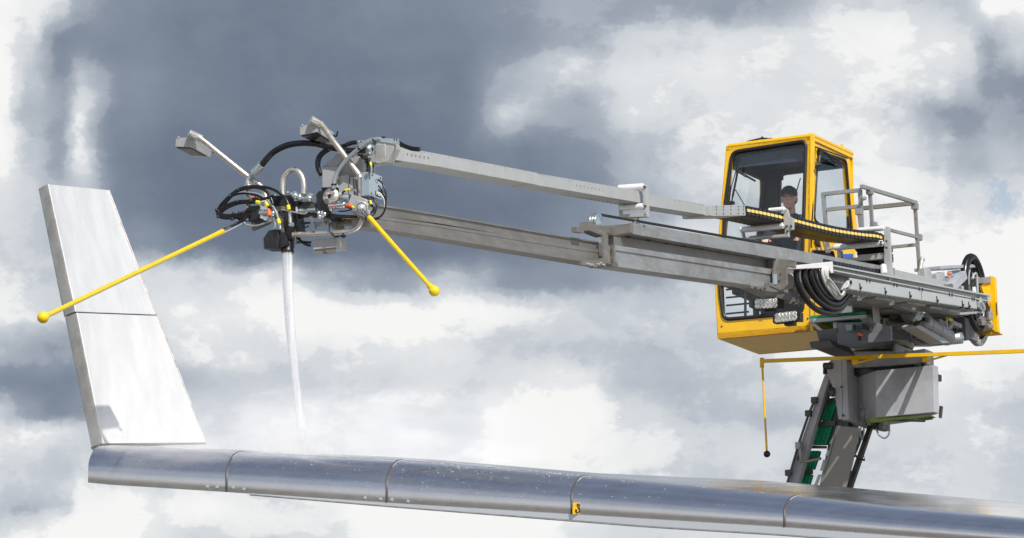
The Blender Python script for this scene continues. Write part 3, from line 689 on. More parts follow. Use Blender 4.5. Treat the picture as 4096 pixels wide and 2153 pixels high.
# ------------------------------------------------------------ cable chain
path = [C(z2, a, b_, 1.0) for a, b_ in [(1100, 514), (1200, 533), (1330, 562), (1400, 580), (1500, 606), (1600, 630), (1700, 648), (1800, 662), (1890, 672), (1945, 700), (1972, 760), (1972, 825), (1945, 880), (1890, 893), (1780, 875), (1650, 850), (1560, 832)]]
sm_ = smooth_path(path, False, 20)
LK = .088; pts = [sm_[0]]; acc = 0
for a_, b_ in zip(sm_, sm_[1:]):
    seg = (b_ - a_).length
    while acc + seg >= LK:
        t_ = (LK - acc) / seg; a_ = a_ + (b_ - a_) * t_; pts.append(a_.copy()); seg = (b_ - a_).length; acc = 0
    acc += seg
CW = .33
lk = MB()
for sx in (0, CW):          # local: x along, y across (away from the camera), z up
    lk.box((.0, sx, 0), (LK * .5, 0, 0), (0, .010, 0), (0, 0, .036), 0)
    lk.box((.012, sx, .0), (LK * .32, 0, 0), (0, .014, 0), (0, 0, .044), 0)
for dx, dz in ((-.024, .036), (.02, .036), (-.024, -.036), (.02, -.036)): lk.box((dx, CW / 2, dz), (.017, 0, 0), (0, CW / 2, 0), (0, 0, .006), 0)
lk.prism(rnd([V((-.034, -.013, -.014)), V((.034, -.013, -.014)), V((.034, -.013, .014)), V((-.034, -.013, .014))], .008, 3), V((0, -.006, 0)), 1)
for dx in (-.03, .03): lk.tube([V((dx, -.016, .03)), V((dx, -.012, .03))], .005, 6, 0, sub=False)
chain = MB()
chain.prism([C(z2, 1090, 490, .99), C(z2, 1112, 492, .99), C(z2, 1112, 545, .99), C(z2, 1090, 545, .99)], -cA * .28)
for dt in (.07, .12, .17, .22, .27):
    for off in (-.018, .012): chain.tube([p - cA * dt + zA * off for p in pts[::3]], .014, 6)
chaino = chain.build('cable_chain', 'rubber', crane, label='black cable drag chain with yellow pads along its side')
proto = None; turned = False
for i in range(len(pts) - 1):
    p, q = pts[i], pts[i + 1]; d = (q - p).normalized(); yv = -cA; yv = (yv - d * yv.dot(d)).normalized(); zv = d.cross(yv)
    if proto is None:
        proto = lk.build('chain_link', ['black', 'pad'], None); me = proto.data
        cshift = proto.location.copy(); me.transform(Matrix.Translation(cshift)); o = proto
        plain = me.copy(); bmp = bmesh.new(); bmp.from_mesh(plain); bmesh.ops.delete(bmp, geom=[f for f in bmp.faces if f.material_index == 1], context='FACES'); bmp.to_mesh(plain); bmp.free()
    else:
        o = proto.copy(); col.objects.link(o)
    if (p - C(z2, 1972, 760, 1.0)).length < .25 or turned:
        turned = True; o.data = plain
    c0 = (p + q) / 2; o.parent = chaino
    o.matrix_basis = Matrix.Translation(c0 - WP[chaino.name]) @ Matrix((d, yv, zv)).transposed().to_4x4()

# ------------------------------------------------------------ railing of the platform beside the cab
def rail(path, r=.020, b=None): b.tube(path, r, 8, sub=False)
sR = sof(C(z2, 1790, 400, .55)); b = MB()
def bm_(b, p, q, wd=.036): b.beam(p, q, wd, wd)
bm_(b, N(z2, 1568, 412, sR), N(z2, 1598, 770, sR)); bm_(b, N(z2, 1562, 418, sR), N(z2, 1795, 392, sR)); bm_(b, N(z2, 1575, 512, sR), N(z2, 1800, 488, sR), .035)
bm_(b, N(z2, 1790, 390, sR), N(z2, 1802, 628, sR))
gate = b.build('front_railing', 'alu', crane, label='square tube railing in front of the cab side window')
b = MB(); tR = .60
def cr_(b, v, a0, b0, a1, b1, wd=.032): b.beam(C(v, a0, b0, tR), C(v, a1, b1, tR), wd, wd)
cr_(b, z3, 920, 350, 1232, 444, .036); cr_(b, z3, 968, 372, 982, 580); cr_(b, z3, 1225, 450, 1252, 850); cr_(b, z3, 985, 575, 1250, 642, .03)
pb = N(z3, 1232, 445, sof(C(z3, 1232, 445, tR))); sE = sof(pb)
b.beam(pb, N(z3, 880, 480, sE), .04, .04); b.beam(N(z3, 1232, 683, sE), N(z3, 1060, 700, sE), .03, .03); b.beam(N(z3, 905, 470, sE), N(z3, 922, 600, sE), .04, .04)
for X, Yy in ((968, 380), (1225, 465), (990, 572), (1247, 642), (905, 495)): b.box(C(z3, X, Yy, tR), cA * .03, nA * .03, zA * .03)
b.cyl(C(z3, 940, 418, tR), C(z3, 922, 425, tR), .02, 8)
sr = b.build('side_railing', 'alu', crane, label='square tube railing running back behind the cable chain')
b = MB(); b.cyl(C(z3, 1265, 768, tR + .05), C(z3, 1252, 858, tR + .05), .022, 10); b.ball(C(z3, 1266, 766, tR + .05), .03); b.build('gate_strut', 'alul', sr)

# ------------------------------------------------------------ cable tray and rail along the rear boom
b = MB()
b.prism(cq(z4, [(580, 272), (604, 276), (1060, 372), (2125, 568), (2125, 582), (2112, 630), (1140, 420), (600, 330), (580, 322)], 1.10), -cA * .05)
b.prism(cq(z4, [(575, 270), (2128, 566), (2128, 580), (575, 284)], 1.15), -cA * .12)
b.prism(cq(z4, [(578, 318), (2116, 624), (2116, 634), (578, 330)], 1.13), -cA * .10)
rail_o = b.build('upper_cable_rail', 'plate', crane, label='long channel rail above the cable tray')
b = MB()
b.prism(cq(z4, [(738, 398), (1980, 618), (1990, 704), (745, 515)], 1.30), -cA * .012)
b.prism(cq(z4, [(740, 505), (1988, 697), (1988, 704), (745, 515)], 1.30), -cA * .20)
for i in range(26):                                     # ribbed underside
    u_ = i / 25; X = 775 + (1960 - 775) * u_; Yy = 520 + (700 - 520) * u_
    p = C(z4, X, Yy, 1.28); b.box(p - cA * .11 - zA * .008, cA * .10, nA * .009, zA * .009)
tray = b.build('cable_tray', 'plate', crane, label='pale ribbed cable tray on the side of the rear boom')
b = MB()
for X, Yy in ((840, 458), (1088, 500), (1332, 540), (1598, 585), (1848, 628), (1912, 640)):
    q0, q1 = C(z4, X - 6, Yy - 6, 1.305), C(z4, X, Yy + 42, 1.305)
    b.tube([q0, q1], .006, 6, sub=False); b.tube([q1, C(z4, X - 8, Yy + 60, 1.29), C(z4, X - 105, Yy + 76, 1.1)], .007, 6)
    b.ball(C(z4, X + 4, Yy + 38, 1.31), .014)
for X, Yy in ((905, 415), (935, 421), (1172, 460), (1202, 466), (1422, 500), (1452, 506), (1718, 555), (1744, 560), (1942, 597), (1962, 601)):
    b.tube([C(z4, X, Yy - 8, 1.306), C(z4, X, Yy + 22, 1.306)], .007, 6, sub=False)
b.tube([C(z4, 748, 425, 1.306), C(z4, 750, 460, 1.306)], .012, 6, sub=False)
b.build_each('tray_clip', 'black', tray)
b = MB(); b.tube([C(z4, 1441, 524, 1.302), C(z4, 1445, 605, 1.302)], .002, 6, sub=False); b.build('tray_seam', 'darkmetal', tray)
b = MB()
for X, Yy in ((990, 580), (1305, 625), (1530, 672), (1640, 690)): b.prism(cq(z4, [(X, Yy), (X + 180, Yy + 25), (X + 180, Yy + 52), (X, Yy + 26)], 1.22), -cA * .2)
b.build_each('tray_bracket', 'alu', tray)
# hose bundle drooping from the white clamp block
b = MB(); b.prism(cq(z4, [(200, 275), (570, 236), (578, 350), (555, 352), (520, 300), (205, 312)], 1.18), -cA * .10)
blk = b.build('hose_clamp_block', 'white', crane, bevel=.005, label='white plastic block clamping the drooping hoses')
for i, (pts_, r, mt) in enumerate([
    ([(235, 305), (212, 340), (215, 420), (255, 530), (330, 640), (430, 720), (560, 745), (650, 700), (715, 610), (745, 530)], .031, 'rubber'),
    ([(310, 300), (285, 335), (290, 420), (340, 530), (430, 630), (530, 690), (620, 690), (690, 620), (740, 520)], .031, 'rubber'),
    ([(370, 298), (345, 330), (355, 410), (400, 510), (470, 600), (550, 650), (630, 640), (690, 570), (735, 500)], .033, 'rubber'),
    ([(410, 300), (392, 330), (398, 400), (430, 480), (490, 560), (560, 600), (640, 590), (690, 530), (730, 480)], .020, 'rubber'),
    ([(445, 300), (435, 340), (450, 420), (500, 510), (570, 580), (640, 585), (690, 510)], .018, 'rubber'),
    ([(480, 296), (465, 330), (475, 400), (510, 480), (570, 560), (630, 600), (680, 550), (720, 460)], .017, 'palecable'),
    ([(505, 294), (492, 330), (505, 400), (545, 490), (600, 565), (650, 585), (690, 530), (722, 455)], .017, 'palecable'),
    ([(530, 294), (515, 330), (520, 400), (560, 480), (620, 550), (660, 575), (700, 500), (728, 450)], .015, 'palecable'),
    ([(525, 400), (560, 440), (610, 510), (650, 570), (690, 520)], .012, 'palecable')]):
    b = MB(); b.tube([C(z4, a, c_, 1.10 + .016 * i) for a, c_ in pts_], r, 10); b.build('hose' if r > .03 else 'cable', mt, crane)
b = MB(); b.tube([C(z4, 655, 575, 1.12), C(z4, 690, 500, 1.14), C(z4, 725, 455, 1.14)], .035, 10); b.build('cable_wrap', 'palecable', crane)
# rear end: hose loops over the big sheave, yellow cover, top frame
for k, (ex, ey, wx, wy, r) in enumerate([(1958, 550, 92, 352, .045), (1975, 560, 80, 330, .042), (1990, 560, 60, 300, .02), (1950, 540, 70, 300, .04)]):
    b = MB(); cx = 1.0 - .07 * k
    b.tube([C(z4, ex + wx * math.cos(a) + 30 * math.sin(a), ey + wy * math.sin(a), cx - .15) for a in [i * math.pi / 12 for i in range(24)]], r, 10, closed=True)
    b.build('hose_loop', 'rubber' if k != 2 else 'greyhose', crane)
b = MB(); wc = C(z4, 1985, 820, .8)
b.lathe(wc, cA, [(-.03, .20), (-.03, .26), (-.02, .27), (0, .24), (.02, .27), (.03, .26), (.03, .20)], 30)
for k in range(5): a = k * 1.2566; b.box(wc + (nA * math.cos(a) + zA * math.sin(a)) * .11, (nA * math.cos(a) + zA * math.sin(a)) * .11, cA * .012, (nA * -math.sin(a) + zA * math.cos(a)) * .02)
b.build('hose_sheave', 'alul', crane)
b = MB(); wc = C(z4, 1960, 440, .8)
b.lathe(wc, cA, [(-.03, .18), (-.03, .24), (0, .22), (.03, .24), (.03, .18)], 30); b.cyl(wc - cA * .06, wc + cA * .06, .05)
b.tube([C(z4, 1945, 410, .95), C(z4, 1960, 365, .95), (C(z4, 1985, 372, .95)), C(z4, 1995, 540, .95)], .014, 8); b.build('hose_sheave', 'alul', crane)
sY = sof(C(z4, 2110, 700, .9))
b = MB()
b.prism([N(z4, a, c_, sY) for a, c_ in [(2103, 376), (2162, 388), (2180, 700), (2200, 935), (2160, 930), (2138, 880), (2118, 650), (2103, 400)]], -nA * .05)
b.prism([N(z4, a, c_, sY - .02) for a, c_ in [(1955, 930), (2150, 905), (2200, 932), (2198, 943), (1955, 965)]], -nA * .12)
b.prism(cq(z4, [(2030, 470), (2105, 400), (2120, 700), (2060, 560)], .9), -cA * .03)
b.build('rear_cover', 'yellow', crane, bevel=.004, label='curved yellow cover at the rear end')
b = MB(); b.prism([N(z4, a, c_, sY + .005) for a, c_ in [(2178, 640), (2184, 640), (2192, 765), (2186, 765)]], nA * .004); b.build('cover_sticker', 'black', crane)
b = MB()   # dark steelwork inside the rear
b.prism(cq(z4, [(1500, 740), (1900, 770), (2060, 640), (2120, 640), (2125, 880), (1960, 930), (1500, 1010)], .45), -cA * .3)
b.build('rear_bulkhead', 'darkmetal', crane)
b = MB(); b.prism(cq(z4, [(2050, 770), (2130, 830), (2130, 868), (2040, 866), (2030, 800)], .92), -cA * .05); b.cyl(C(z4, 2110, 735, .95), C(z4, 2112, 815, .95), .035); b.cyl(C(z4, 2060, 880, .9), C(z4, 2110, 870, .9), .05)
b.beam(C(z4, 1950, 430, .9), C(z4, 2110, 418, .9), .05, .06)
b.build_each('rear_bracket', 'alu', crane)
b = MB()
b.prism(cq(z4, [(1470, 300), (1510, 296), (1540, 330), (1555, 395), (1535, 400), (1480, 395)], .8), -cA * .06)
b.beam(C(z4, 1500, 310, .7), C(z4, 1870, 292, .7), .3, .035); b.beam(C(z4, 1560, 420, .75), C(z4, 1860, 400, .75), .06, .06)
b.beam(C(z4, 1720, 495, .95), C(z4, 1850, 370, .95), .09, .09); b.beam(C(z4, 1560, 400, .8), C(z4, 1640, 380, .8), .08, .08)
b.build('top_frame', 'grey', crane, bevel=.005, label='grey steel frame behind the rear rail')
b = MB(); b.cyl(C(z4, 1720, 362, .9), C(z4, 1810, 352, .9), .035); b.cyl(C(z4, 1790, 310, .9), C(z4, 1796, 355, .9), .010); vv = b.build('hydraulic_valve', 'chrome', crane)
b = MB(); b.cyl(C(z4, 1712, 362, .9), C(z4, 1730, 361, .9), .016); b.build('valve_cap', 'orange', vv)
b = MB(); b.cyl(C(z4, 1990, 620, 1.1), C(z4, 2030, 700, 1.05), .05); b.prism(cq(z4, [(2035, 620), (2070, 625), (2070, 720), (2040, 715)], 1.1), -cA * .1)
b.prism(cq(z4, [(1780, 742), (2060, 725), (2060, 745), (1825, 762)], 1.1), -cA * .25); b.prism(cq(z4, [(1640, 700), (1820, 725), (1825, 745), (1650, 722)], 1.1), -cA * .15)
b.build('tray_end_bracket', 'alul', crane)
b = MB()
for k in range(5): b.tube([C(z4, 1985, 640 + k * 9, 1.2), C(z4, 2015, 660 + k * 10, 1.2), C(z4, 2030, 720, 1.1), C(z4, 2000, 790, 1.0)], .014, 6)
b.build('cable', 'greyhose', crane)

# ------------------------------------------------------------ slewing frame under the boom
sB = sof(C(z4, 900, 850, .55))
b = MB()
b.prism(cq(z4, [(600, 900), (880, 860), (1140, 860), (1245, 850), (1330, 1000), (1660, 1045), (1700, 1060), (1340, 1060), (740, 1080), (640, 1060)], .40), -cA * .22)
b.prism([N(z4, a, c_, sof(C(z4, 620, 960, .4)) + .01) for a, c_ in [(610, 840), (900, 830), (1140, 870), (1140, 1015), (760, 1050), (610, 1060)]], -nA * .04)
b.prism(cq(z4, [(1140, 830), (1240, 830), (1330, 1000), (1320, 1010), (1140, 1010)], .62), -cA * .03)
b.prism(cq(z4, [(1330, 990), (1400, 1015), (1470, 1040), (1620, 1045), (1690, 1040), (1700, 1062), (1420, 1058), (1330, 1010)], .6), -cA * .03)
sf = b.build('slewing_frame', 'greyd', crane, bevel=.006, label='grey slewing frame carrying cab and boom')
b = MB()   # pivot ears
b.lathe(C(z4, 1200, 840, .66), cA, [(-.22, .07), (-.2, .085), (.02, .085), (.04, .06), (.06, .04), (.06, 0)], 20)
b.cyl(C(z4, 1120, 852, .7), C(z4, 1280, 842, .7), .03, 10)
b.prism(cq(z4, [(1150, 700), (1170, 730), (1250, 770), (1270, 850), (1235, 830), (1220, 790), (1165, 800)], .7), -cA * .04)
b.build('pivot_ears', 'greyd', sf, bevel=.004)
b = MB(); b.prism(cq(z4, [(1150, 700), (1345, 718), (1500, 730), (1505, 755), (1270, 745), (1160, 725)], .85), -cA * .35)
b.prism(cq(z4, [(1260, 740), (1400, 750), (1440, 800), (1395, 850), (1330, 850), (1290, 800)], .8), -cA * .04); b.build('boom_foot', 'alud', sf)
b = MB()
b.cyl(C(z4, 1460, 840, .95), C(z4, 1700, 985, .95), .088, 20); b.lathe(C(z4, 1450, 832, .95), (C(z4, 1700, 985, .95) - C(z4, 1460, 840, .95)), [(-.05, .03), (-.03, .10), (.05, .10), (.055, .088)], 20)
cyl_o = b.build('lift_cylinder', 'greyl', crane, label='hydraulic lift cylinder lying at a slant under the boom')
b = MB(); dv = (C(z4, 1700, 985, .95) - C(z4, 1460, 840, .95)).normalized()
for f0_, f1_ in ((.12, .2), (.5, .62)): 
    A_ = C(z4, 1460, 840, .95); L__ = (C(z4, 1700, 985, .95) - A_).length; b.cyl(A_ + dv * L__ * f0_, A_ + dv * L__ * f1_, .092, 20)
b.build_each('cylinder_band', 'grey', cyl_o)
b = MB(); b.prism(cq(z4, [(1385, 868), (1410, 850), (1690, 1005), (1725, 1040), (1650, 1040), (1390, 885)], 1.04), -cA * .16); b.build('cylinder_guard', 'greyl', cyl_o, bevel=.006)
b = MB(); b.box(C(z4, 1418, 790, .95), cA * .05, nA * .05, zA * .045); b.cyl(C(z4, 1418, 790, .99), C(z4, 1418, 790, 1.06), .03); b.lathe(C(z4, 1795, 995, .95), cA, [(-.1, .06), (.05, .06), (.05, .03), (.08, .0)], 16)
b.build_each('cylinder_pin', 'zinc', cyl_o)
b = MB(); b.tube([C(z4, 1372, 858, 1.02), C(z4, 1400, 852, 1.05), C(z4, 1435, 835, 1.05), C(z4, 1440, 800, 1.0)], .02, 8); b.tube([C(z4, 1465, 805, 1.05), C(z4, 1500, 812, 1.05), C(z4, 1540, 830, 1.0)], .02, 8)
b.tube([C(z4, 1700, 880, .9), C(z4, 1720, 980, .9), C(z4, 1770, 990, .9), C(z4, 1780, 900, .9)], .018, 8); b.build('cable', 'rubber', cyl_o)
b = MB(); b.tube([C(z4, 1672, 935, .98), C(z4, 1740, 850, .98), C(z4, 1735, 810, .98)], .022, 8); b.box(C(z4, 1760, 858, .9), nA * .12, cA * .04, zA * .02); b.box(C(z4, 1640, 855, .9), nA * .16, cA * .05, zA * .025); b.cyl(C(z4, 1590, 870, .95), C(z4, 1640, 880, .95), .03)
b.build('pipe_clamp', 'greyl', crane)
b = MB(); b.tube([C(z4, 1695, 890, .98), C(z4, 1690, 820, .98), C(z4, 1710, 800, .98), C(z4, 1735, 830, .98)], .010, 6); b.build('cable', 'white', crane)
b = MB(); b.cyl(C(z4, 1700, 798, .99), C(z4, 1735, 815, .99), .017); b.build('cable_gland', 'ytag', crane)
b = MB()   # rear lower grey housing
b.prism(cq(z4, [(1870, 780), (1895, 790), (1925, 800), (1925, 1000), (1885, 1015), (1880, 950)], .86), -cA * .3)
b.prism(cq(z4, [(1905, 880), (1960, 880), (1955, 960), (1940, 1000), (1900, 1015), (1700, 1030), (1700, 960), (1830, 1000)], .80), -cA * .4)
b.prism([N(z4, a, c_, sof(C(z4, 1925, 900, .86))) for a, c_ in [(1870, 780), (1925, 800), (1925, 1000), (1885, 1010)]], -nA * .2)
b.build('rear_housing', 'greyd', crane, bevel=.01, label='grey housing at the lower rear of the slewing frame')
# green step platform beside the cab
sP = sof(C(z4, 900, 790, .62)); b = MB()
b.prism([N(z4, a, c_, sP) for a, c_ in [(340, 800), (900, 758), (905, 790), (345, 842)]], -nA * .04)
b.prism(cq(z4, [(900, 735), (915, 760), (1130, 960), (1135, 1010), (1105, 1005), (880, 800)], .60), -cA * .05)
b.prism([N(z4, a, c_, sP - .02) for a, c_ in [(345, 842), (385, 838), (615, 1040), (612, 1060), (580, 1050)]], -nA * .05)
b.prism([N(z4, a, c_, sP - .06) for a, c_ in [(570, 835), (608, 832), (612, 1055), (575, 1030)]], -nA * .05)
b.prism(cq(z4, [(975, 675), (1025, 680), (1040, 865), (985, 862)], .72), -cA * .02); b.prism(cq(z4, [(890, 665), (975, 672), (980, 800), (905, 790)], .55), -cA * .3)
b.prism(cq(z4, [(1085, 790), (1120, 795), (1135, 960), (1090, 920)], .66), -cA * .03)
pf = b.build('step_platform', 'alul', crane, bevel=.004, label='step platform with green grating at the cab side')
b = MB(); A_ = [N(z4, a, c_, sP + .002) for a, c_ in [(342, 772), (892, 728), (894, 754), (344, 798)]]; b.prism(A_, -nA * .03)
g0 = N(z4, 350, 800, sP - .04); g1 = N(z4, 895, 762, sP - .04)
for i in range(22):
    p = g0.lerp(g1, (i + .5) / 22); b.box(p - nA * .55, nA * .5, (g1 - g0).normalized() * .009, zA * .016)
for j in range(14): b.box((g0 + g1) / 2 - nA * (.1 + j * .075), (g1 - g0) / 2, nA * .008, zA * .010)
b.build('green_grating', 'green', pf)
b = MB(); b.prism(cq(z4, [(760, 652), (890, 672), (892, 728), (760, 735)], .5), -cA * .3); b.build('tread_step', 'tread', pf)
b = MB(); b.prism([N(z4, a, c_, sof(C(z4, 620, 960, .4)) + .06) for a, c_ in [(695, 858), (795, 852), (798, 912), (698, 918)]], -nA * .02); b.build('small_plate', 'boxblue', sf)
b = MB()
for (X, Yy) in ((835, 985), (900, 880), (940, 905), (870, 870), (780, 880)): b.cyl(N(z4, X, Yy + 30, sof(C(z4, 620, 960, .4)) + .08), N(z4, X, Yy - 20, sof(C(z4, 620, 960, .4)) + .08), .02)
b.build_each('fitting', 'black', sf)
b = MB(); b.cyl(N(z4, 835, 968, sof(C(z4, 620, 960, .4)) + .1), N(z4, 842, 950, sof(C(z4, 620, 960, .4)) + .1), .028); b.build('fitting_cap', 'orange', sf)
b = MB(); b.prism([N(z4, a, c_, sof(C(z4, 620, 960, .4)) + .15) for a, c_ in [(338, 1040), (345, 1025), (540, 1010), (560, 1040), (590, 1085), (400, 1095), (350, 1085)]], -nA * .5)
b.build('lower_box', 'darkmetal', crane, bevel=.008)

# ------------------------------------------------------------ turntable and mast
sM = sof(C(z5, 900, 400, .35)) ; print('sM', sM, 'sB', sB, 'sH?')
tc_ = N(z5, 910, 160, sM - .45)
b = MB(); b.lathe(tc_, zA, [(-.06, 0), (-.06, .335), (.0, .335), (.005, .32), (.02, .32), (.025, .345), (.085, .345), (.09, .33), (.15, .33), (.15, 0)], 48)
b.build('turntable_ring', 'ring', crane, label='round bearing ring between mast and slewing frame')
def pN(b, pts, s, th, v=z5): b.prism([N(v, a, c_, s) for a, c_ in pts], -nA * th)
b = MB()
pN(b, [(705, 190), (735, 168), (985, 165), (990, 120), (1005, 115), (1005, 178), (1190, 150), (1193, 240), (950, 262), (710, 272)], sM, .22)
head_m = b.build('mast_head', 'grey', crane, bevel=.008, label='grey collar of the mast under the turntable')
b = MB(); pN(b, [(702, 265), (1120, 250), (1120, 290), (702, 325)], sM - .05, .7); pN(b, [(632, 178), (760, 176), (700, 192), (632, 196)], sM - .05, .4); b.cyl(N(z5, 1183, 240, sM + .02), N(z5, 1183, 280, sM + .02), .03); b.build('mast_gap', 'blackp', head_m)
# main box with facets
b = MB()
sX = sM + .10
P0 = N(z5, 705, 325, sX - .35); P1 = N(z5, 800, 298, sX - .15); P2 = N(z5, 878, 290, sX); P3 = N(z5, 1245, 278, sX)
H0 = (P0 - N(z5, 730, 612, sX - .35)).z; H1 = (P2 - N(z5, 884, 588, sX)).z
P4 = P3 + cA * .015 - nA * .085; P5 = P4 - nA * .3 - cA * .40; P6 = P0 - nA * .15 + cA * .2
top = [P0, P1, P2, P3, P4, P5, P6]; zt = P2.z
top = [V((p.x, p.y, zt)) for p in top]
b.prism(top, -zA * H1)
mbox = b.build('mast_box', 'grey', crane, bevel=.006, label='faceted grey box hanging under the yellow bar')
b = MB()
pN(b, [(640, 600), (700, 600), (705, 660), (690, 668), (660, 668), (655, 625)], sM - .1, .25); b.cyl(N(z5, 860, 630, sM - .15), N(z5, 910, 640, sM - .15), .05); pN(b, [(745, 620), (880, 595), (915, 600), (912, 655), (880, 660), (760, 640)], sM - .3, .2)
b.build_each('mast_foot', 'blackp', mbox)
b = MB()
pN(b, [(702, 545), (720, 542), (724, 600), (712, 622), (702, 600)], sX - .1, .03); pN(b, [(780, 530), (802, 525), (806, 600), (820, 645), (800, 655), (785, 600)], sX + .02, .03); pN(b, [(1282, 512), (1296, 515), (1288, 590), (1276, 588)], sX - .15, .04)
b.cyl(N(z5, 920, 604, sX - .05), N(z5, 1190, 612, sX - .05), .010); b.cyl(N(z5, 1150, 605, sX - .05), N(z5, 1240, 592, sX - .05), .014)
b.build_each('box_latch', 'darkmetal', mbox)
b = MB(); b.tube([N(z5, 880, 660, sX - .1), N(z5, 900, 700, sX - .1), N(z5, 935, 718, sX - .1), N(z5, 962, 690, sX - .1), N(z5, 962, 620, sX - .1)], .010, 6)
b.tube([N(z5, 785, 650, sX), N(z5, 782, 690, sX), N(z5, 792, 728, sX), N(z5, 802, 690, sX), N(z5, 800, 650, sX)], .007, 6); b.build('drain_hose', 'greyhose', mbox)
b = MB(); pN(b, [(812, 596), (880, 590), (1235, 577), (1240, 582), (1160, 592), (830, 616)], sX - .03, .08); b.build('box_underside', mat('underside_grass_reflection', (.20, .30, .04), 0, .5, .3, 12), mbox)  # reflection of the grass painted on as a green underside
# column plate on the left
b = MB()
pN(b, [(548, 300), (578, 236), (632, 195), (662, 215), (668, 600), (640, 600), (622, 475), (600, 385), (578, 330), (555, 330)], sM + .12, .10)
pN(b, [(662, 205), (692, 225), (706, 600), (668, 606)], sM + .125, .3)
colp = b.build('mast_column', 'grey', crane, bevel=.006, label='grey column plate at the top of the inclined lifting arm')
b = MB(); b.cyl(N(z5, 550, 262, sM + .12), N(z5, 605, 260, sM + .12), .036); b.lathe(N(z5, 600, 428, sM + .14), cA * .9 + nA * .3, [(0, .05), (.02, .05), (.02, .03), (.03, .02), (.03, 0)], 24); b.build_each('column_pin', 'darkmetal', colp)
b = MB(); b.cyl(N(z5, 556, 280, sM + .12), N(z5, 556, 312, sM + .12), .022); b.bolt(N(z5, 662, 395, sM + .14), nA, .012); b.bolt(N(z5, 672, 575, sM + .14), nA, .012); b.build_each('column_bolt', 'black', colp)
# inclined lifting arm with ladder
sL = sM - .05
b = MB()
pN(b, [(552, 318), (585, 330), (352, 1110), (318, 1110), (315, 985)], sL + .06, .08)
la = b.build('lifting_arm', 'grey', crane, bevel=.006, label='inclined lifting arm with a green ladder inside, going down behind the wing')
b = MB(); pN(b, [(585, 330), (602, 400), (567, 484), (378, 1005), (350, 1110)], sL, .03); b.build('arm_inner_flange', 'darkmetal', la)
b = MB()
pN(b, [(620, 480), (760, 600), (590, 1110), (500, 1110), (560, 830), (600, 640)], sL - .25, .03); pN(b, [(632, 640), (772, 650), (655, 1110), (500, 1110)], sL + .05, .06)
b.build('arm_plate', mat('brown_grey_plate', (.27, .255, .235), .3, .5, .12, 4), la, bevel=.005)
b = MB(); b.cyl(N(z5, 632, 640, sL + .06), N(z5, 505, 1090, sL + .06), .008, 6); b.build('plate_edge', 'alu', la)
for i, q in enumerate([[(565, 488), (628, 488), (590, 608), (524, 608)], [(505, 645), (600, 645), (560, 760), (466, 760)], [(445, 800), (520, 800), (508, 838), (432, 838)], [(425, 860), (500, 858), (480, 915), (408, 915)], [(392, 950), (470, 950), (440, 1050), (365, 1050)]]):
    Q = [N(z5, a, c_, sL - .12) for a, c_ in q]; b = MB()
    nx = 4; ny = max(3, int((q[2][1] - q[0][1]) / 11))
    for j in range(ny):
        a_ = lerp4(Q, 0, (j + .5) / ny); c_ = lerp4(Q, 1, (j + .5) / ny); b.cyl(a_, c_, .013, 6)
    for k in range(nx + 1):
        a_ = lerp4(Q, k / nx, 0); c_ = lerp4(Q, k / nx, 1); b.beam(a_, c_, .014, .035)
    b.prism([p - nA * .05 for p in Q], -nA * .004)
    b.build('green_rung_grating', 'green', la)
b = MB()
for q in ([(560, 470), (640, 455), (640, 480), (560, 492)], [(520, 612), (620, 608), (620, 640), (505, 645)], [(466, 765), (560, 768), (556, 782), (462, 782)], [(435, 842), (520, 838), (526, 850), (432, 856)], [(395, 920), (470, 918), (470, 945), (386, 945)]): pN(b, q, sL - .08, .04)
b.build_each('arm_crossbar', 'darkmetal', la)
b = MB()
for q in ([(640, 640), (655, 640), (600, 755), (582, 755)], [(572, 795), (592, 795), (575, 832), (556, 832)], [(545, 855), (565, 855), (545, 925), (522, 925)], [(512, 950), (532, 950), (505, 1018), (486, 1018)]): pN(b, q, sL + .055, .01)
b.build_each('arm_slot', 'alul', la)
b = MB(); pN(b, [(822, 655), (850, 650), (695, 1110), (660, 1110)], sL - .35, .05); pN(b, [(770, 690), (800, 660), (790, 700), (755, 790), (680, 950), (655, 1110), (640, 1110)], sL - .4, .04)
b.tube([N(z5, 706, 838, sL - .2), N(z5, 755, 832, sL - .2), N(z5, 760, 852, sL - .2), N(z5, 808, 858, sL - .2)], .012, 6, sub=False); b.tube([N(z5, 808, 858, sL - .2), N(z5, 795, 800, sL - .2), N(z5, 765, 850, sL - .2)], .004, 6, sub=False)
b.ball(N(z5, 770, 700, sL - .3), .05); b.box(N(z5, 685, 938, sL - .3), cA * .06, nA * .02, zA * .03)
b.build('far_arm_rail', 'darkmetal', la)
b = MB(); b.cyl(N(z5, 775, 700, sL - .35), N(z5, 648, 1030, sL - .35), .012)
b.cyl(N(z5, 730, 850, sL - .33), N(z5, 672, 1080, sL - .33), .018); b.build_each('hydraulic_pipe', 'chrome', la)
b = MB(); b.tube([N(z5, 492, 472, sL + .1), N(z5, 455, 560, sL + .1), N(z5, 395, 735, sL + .1), N(z5, 300, 1060, sL + .1)], .014, 8, sub=False)
b.tube([N(z5, 400, 738, sL + .12), N(z5, 385, 765, sL + .12), N(z5, 398, 790, sL + .12), N(z5, 380, 860, sL + .12)], .012, 8, sub=False)
for X, Yy in ((490, 478), (452, 562), (325, 940)): b.box(N(z5, X, Yy, sL + .08), cA * .03, nA * .03, zA * .03)
b.build('arm_handrail', 'darkmetal', la)
b = MB(); b.tube([N(z5, 395, 770, sL + .14), N(z5, 400, 868, sL + .14), N(z5, 432, 868, sL + .14), N(z5, 525, 850, sL + .14)], .015, 6, sub=False); b.box(N(z5, 388, 768, sL + .14), cA * .025, nA * .03, zA * .035); b.build('ladder_bracket', 'alu', la)

